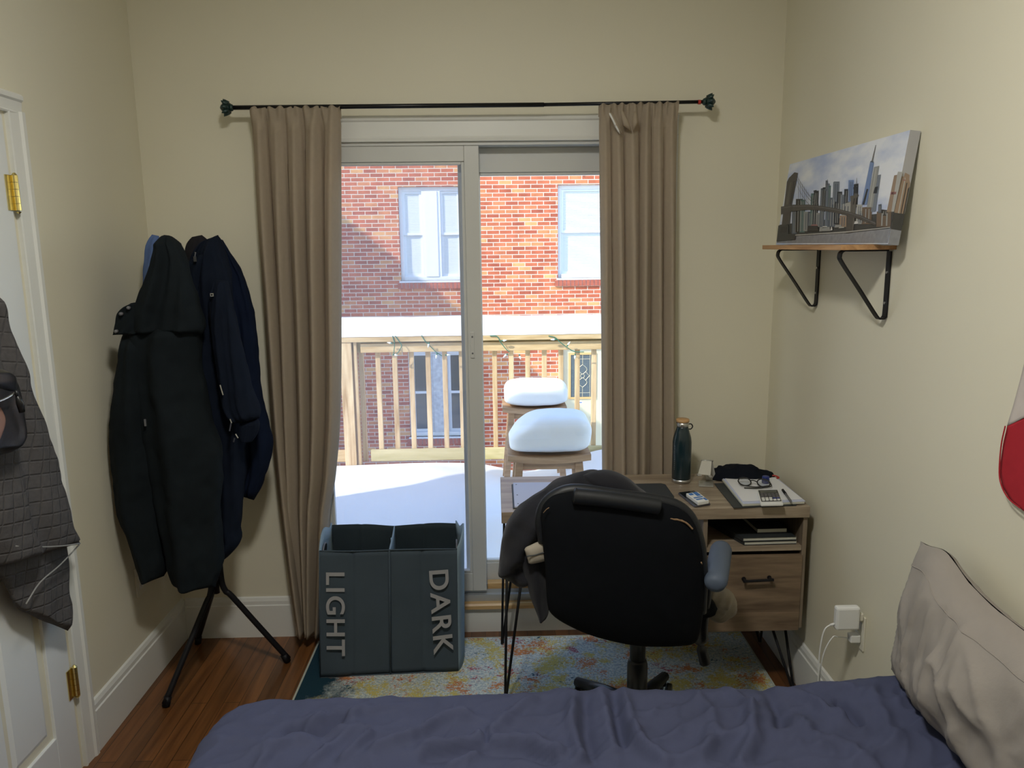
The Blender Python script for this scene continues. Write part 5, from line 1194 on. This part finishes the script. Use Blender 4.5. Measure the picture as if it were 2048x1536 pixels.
# ================================================================== BED
BZ = .555
bed = T('bed', 'bed with a rumpled navy comforter in the foreground', 'bed', (.2, 1.2, 0))
bx0, bx1, by0, by1 = -.735, XR-.012, .42, 1.875
ridges = [([(704, 1441), (740, 1412), (783, 1392)], .010, .012), ([(590, 1463), (643, 1469), (678, 1445)], -.014, .016), ([(608, 1480), (678, 1467)], .010, .012), ([(687, 1524), (739, 1485)], .010, .010),
    ([(753, 1511), (840, 1476), (871, 1449), (933, 1436)], .010, .012), ([(959, 1480), (1003, 1454), (1065, 1401)], .010, .012), ([(854, 1502), (959, 1489), (1047, 1489), (1117, 1511)], .012, .014), ([(854, 1518), (959, 1506), (1047, 1506), (1100, 1524)], -.010, .012),
    ([(740, 1427), (840, 1410)], .006, .012), ([(1148, 1395), (1144, 1463), (1161, 1520)], .012, .013), ([(1172, 1385), (1172, 1460), (1185, 1520)], -.010, .014), ([(1068, 1357), (1095, 1362), (1112, 1374), (1135, 1377)], .016, .014), ([(1120, 1362), (1150, 1370)], -.008, .014),
    ([(1200, 1366), (1210, 1430), (1225, 1500)], .008, .012), ([(1225, 1369), (1234, 1439), (1248, 1494)], -.010, .012), ([(1245, 1369), (1255, 1430), (1275, 1500), (1330, 1536)], .010, .012),
    ([(1270, 1470), (1290, 1505), (1360, 1532), (1414, 1508), (1420, 1462)], .008, .014), ([(1447, 1369), (1503, 1425), (1507, 1476), (1480, 1531)], .012, .013), ([(1375, 1369), (1410, 1410), (1440, 1470)], .006, .012), ([(1530, 1369), (1554, 1416), (1563, 1448)], -.013, .015),
    ([(1540, 1369), (1600, 1392), (1632, 1411), (1656, 1434), (1676, 1436)], .011, .012), ([(1679, 1411), (1716, 1453)], -.014, .010), ([(1580, 1360), (1620, 1375), (1660, 1378), (1700, 1392)], .009, .012), ([(1560, 1470), (1600, 1440), (1640, 1500)], .006, .014),
    ([(560, 1500), (600, 1470), (640, 1440)], .008, .012), ([(520, 1536), (540, 1500)], .007, .012), ([(620, 1536), (660, 1500), (700, 1470)], .008, .012), ([(900, 1536), (950, 1515)], .008, .010), ([(620, 1372), (626, 1392)], -.006, .006), ([(970, 1468), (974, 1490)], -.012, .006),
    ([(1640, 1480), (1700, 1500), (1740, 1536)], .007, .014), ([(1730, 1400), (1760, 1440), (1790, 1500)], .006, .016)]
RG = [([PZ(a, c, BZ) for a, c in p], h*2.1, s_*1.25) for p, h, s_ in ridges]
def wrinkle(x, y):
    z = 0
    for P, h, s_ in RG:
        best = 9
        for a, c in zip(P, P[1:]):
            dx, dy = c.x-a.x, c.y-a.y; L2 = dx*dx+dy*dy; t_ = max(0, min(1, ((x-a.x)*dx+(y-a.y)*dy)/L2)); e = (x-a.x-t_*dx)**2+(y-a.y-t_*dy)**2
            if e < best: best = e
        if best < 9*s_*s_: z += h*math.exp(-best/(s_*s_))
    return z
RC, RB = .14, .075
def comf(u, v):
    x = lerp(bx0-.42, bx1, u); y = lerp(by0, by1+.40, v)
    ix = max(bx0+RC, x); iy = min(by1-RC, y); ex, ey = x-ix, y-iy; d = math.hypot(ex, ey)
    lim = RC-RB; top = BZ+.030*smooth((x-.75)/.25)*smooth((y-1.3)/.4)+.010*noise.noise(V(x*2.1, y*2.1, 4))
    if d > 1e-6: nx_, ny_ = ex/d, ey/d
    else: nx_ = ny_ = 0
    if d <= lim: X, Y_, Z = x, y, top
    else:
        s_ = d-lim; a = min(s_/RB, pi/2); rad = lim+RB*sin(a); Z = top-RB*(1-cos(a)); over = max(0, s_-RB*pi/2)
        Z -= over; rad += .02*sin(x*16+y*13)*min(1, over*5); X, Y_ = ix+nx_*rad, iy+ny_*rad
    fade = 1 if d <= RC else max(0, 1-(d-RC)/.1)
    fade *= .25+.75*smooth((by1-Y_-.01)/.14)
    w_ = wrinkle(X, Y_)*fade+.003*noise.noise(V(X*14, Y_*14, 2))+.006*noise.noise(V(X*6, Y_*6, 9))+.013*max(0, 1-2.6*abs(noise.noise(V(X*3.0+Y_*2.4, Y_*7-X*3.4, 12))))**3*fade+.007*max(0, 1-2.6*abs(noise.noise(V(X*9+Y_*3, Y_*15-X*8, 22))))**3*fade
    return V(X, Y_, max(.06, Z+w_))
obj('comforter', B().grid(comf, 340, 230), 'comforter', bed, True, solid=.0)
obj('mattress', B().box(bx0+.05, bx1-.01, by0+.05, by1-.06, .27, BZ-.06), 'sheet', bed, bevel=.04)
b = B().box(bx0+.06, bx1-.01, by0+.06, by1-.07, .17, .27)
obj('bed_frame', b, 'metalblack', bed)
for x in (bx0+.12, bx1-.10):
    for y in (by0+.12, by1-.14): obj('leg', B().tube([(x, y, 0), (x, y, .18)], .022, 12), 'metalblack', bed, True)
# pillow, propped against the right wall
def pil(u, v, side):
    s_, t_ = u*2-1, v*2-1     # s: far(-1) -> near(+1); t: bottom -> top
    lx = 1.050+.050*v-.030*u; ly = lerp(1.875, 1.16, u); lz = lerp(.570, .930, v)+.030*v*math.exp(-((u-.17)/.10)**2)-.012*v*smooth((u-.25)*4)
    pinch = 1-.05*(1-abs(t_)**3)*abs(s_)**6
    ly = 1.52+(ly-1.52)*(1-.045*(1-t_*t_)); lz = .757+(lz-.757)*(1-.07*(1-s_*s_)*abs(t_)**3)
    th = .088*max(0, (1-abs(s_)**2.6))**.6*max(0, (1-abs(t_)**2.4))**.55
    if side > 0: th *= .55
    P = V(lx+side*th, ly, lz)
    n2 = noise.noise(V(ly*7, lz*7, 3))*.010+noise.noise(V(ly*18+lz*9, lz*10, 6))*.006
    # folds fanning from the top far corner and across the middle
    n2 += .007*sin((ly*16+lz*30)+3*noise.noise(V(ly*3, lz*3, 1)))*math.exp(-((v-.45)**2)*5)
    q = (ly-1.52)*.75+(lz-.757)*.65; q2 = (ly-1.52)*-.65+(lz-.757)*.75
    rg = 1-abs(noise.noise(V(q*3.2, q2*10, 5)))*2.2; n2 += .013*max(0, rg)**3*smooth(v*4)
    rg = 1-abs(noise.noise(V(ly*14, lz*4, 15)))*2.2; n2 += .008*max(0, rg)**3
    return P+V(side*n2*(th*12+.15), 0, 0)
b = B().grid(lambda u, v: pil(u, v, -1), 80, 60).grid(lambda u, v: pil(u, v, 1), 80, 60)
pw = T('pillow', 'large taupe pillow propped against the right wall on the bed', 'pillow', (1.05, 1.5, .57))
obj('pillowcase', _weld(b), 'pillow', pw, True)
seam = [pil(.02+.9*k/30, .87-.02*sin(k), -1)+V(-.0012, 0, 0) for k in range(31)]
obj('flange_seam', B().tube([pil(.03+.93*k/40, .86, -1)+V(-.0005, 0, 0) for k in range(41)], .0016, 6), 'pillow', pw, True)

# ================================================================== TOWEL AND BAG ON THE DOOR
def tpl(X): return lambda px, py: PX(px, py, X)
NX = (1, 0, 0)
t = T('grey_towel', 'grey terry towel with a checked weave hanging on the left door', 'towel', (-1.32, 2.05, .6))
tw = drape([(-210, 560), (-190, 700), (-160, 850), (-140, 1000), (-110, 1090), (-70, 1150)], [(-8, 590), (20, 680), (50, 770), (78, 850), (100, 910), (122, 980), (134, 1035), (160, 1086)], tpl(XL+.085), NX, .045,
    [(.016, 7, .3, 3), (.006, 15, 1, 8)], 70, 110, rnd=(.03, .02), crumple=.004)
obj('towel_body', tw, 'towel', t, True)
obj('towel_fold', drape([(-60, 1090), (-20, 1130), (4, 1160), (30, 1205), (48, 1222)], [(132, 1070), (136, 1130), (136, 1180), (140, 1235), (136, 1262)], tpl(XL+.06), NX, .022, [(.008, 5, 0, 3)], 50, 60, rnd=(.02, .03), crumple=.004), 'towel', t, True)
hb2 = B().tube(bend([PX(a, c, XL+.135) for a, c in ((30, 1092), (80, 1094), (125, 1092), (160, 1087))], 5), .0022, 7)
hb2.tube(bend([PX(a, c, XL+.11) for a, c in ((158, 1090), (120, 1130), (80, 1165), (52, 1208))], 5), .0022, 7)
obj('hem', hb2, 'hem', t, True)
t = T('leather_bag', 'small black leather bag with pink panel hanging over the grey towel', 'bag', (-1.22, 1.9, 1.15))
obj('bag_body', drape([(-170, 748), (-180, 800), (-175, 880), (-150, 940)], [(8, 742), (30, 770), (42, 830), (43, 872), (20, 905)], tpl(XL+.17), NX, .035, [(.004, 5, 0, 3)], 50, 50, rnd=(.12, .12), sq=2.2, crumple=.003), 'leather', t, True)
obj('flap', drape([(-170, 735), (-175, 765), (-170, 790)], [(4, 738), (28, 752), (34, 782)], tpl(XL+.195), NX, .02, [], 40, 20, rnd=(.3, .3), crumple=.002), 'leather', t, True)
obj('side_panel', drape([(-120, 800), (-120, 850), (-100, 900)], [(-2, 808), (11, 842), (-4, 890)], tpl(XL+.205), NX, .006, [], 30, 20, rnd=(.3, .3), crumple=.001), 'patch', t, True)
obj('zip_line', B().tube(bend([PX(a, c, XL+.225) for a, c in ((-40, 812), (0, 802), (24, 790), (34, 782))], 5), .003, 8), 'silver', t, True)
obj('zip_pull', B().tube([PX(32, 780, XL+.23), PX(34, 792, XL+.232)], .004, 8).tube([PX(34, 792, XL+.232), PX(40, 806, XL+.232), PX(44, 824, XL+.232)], [.004, .009, .007], 10), 'plastic', t, True)
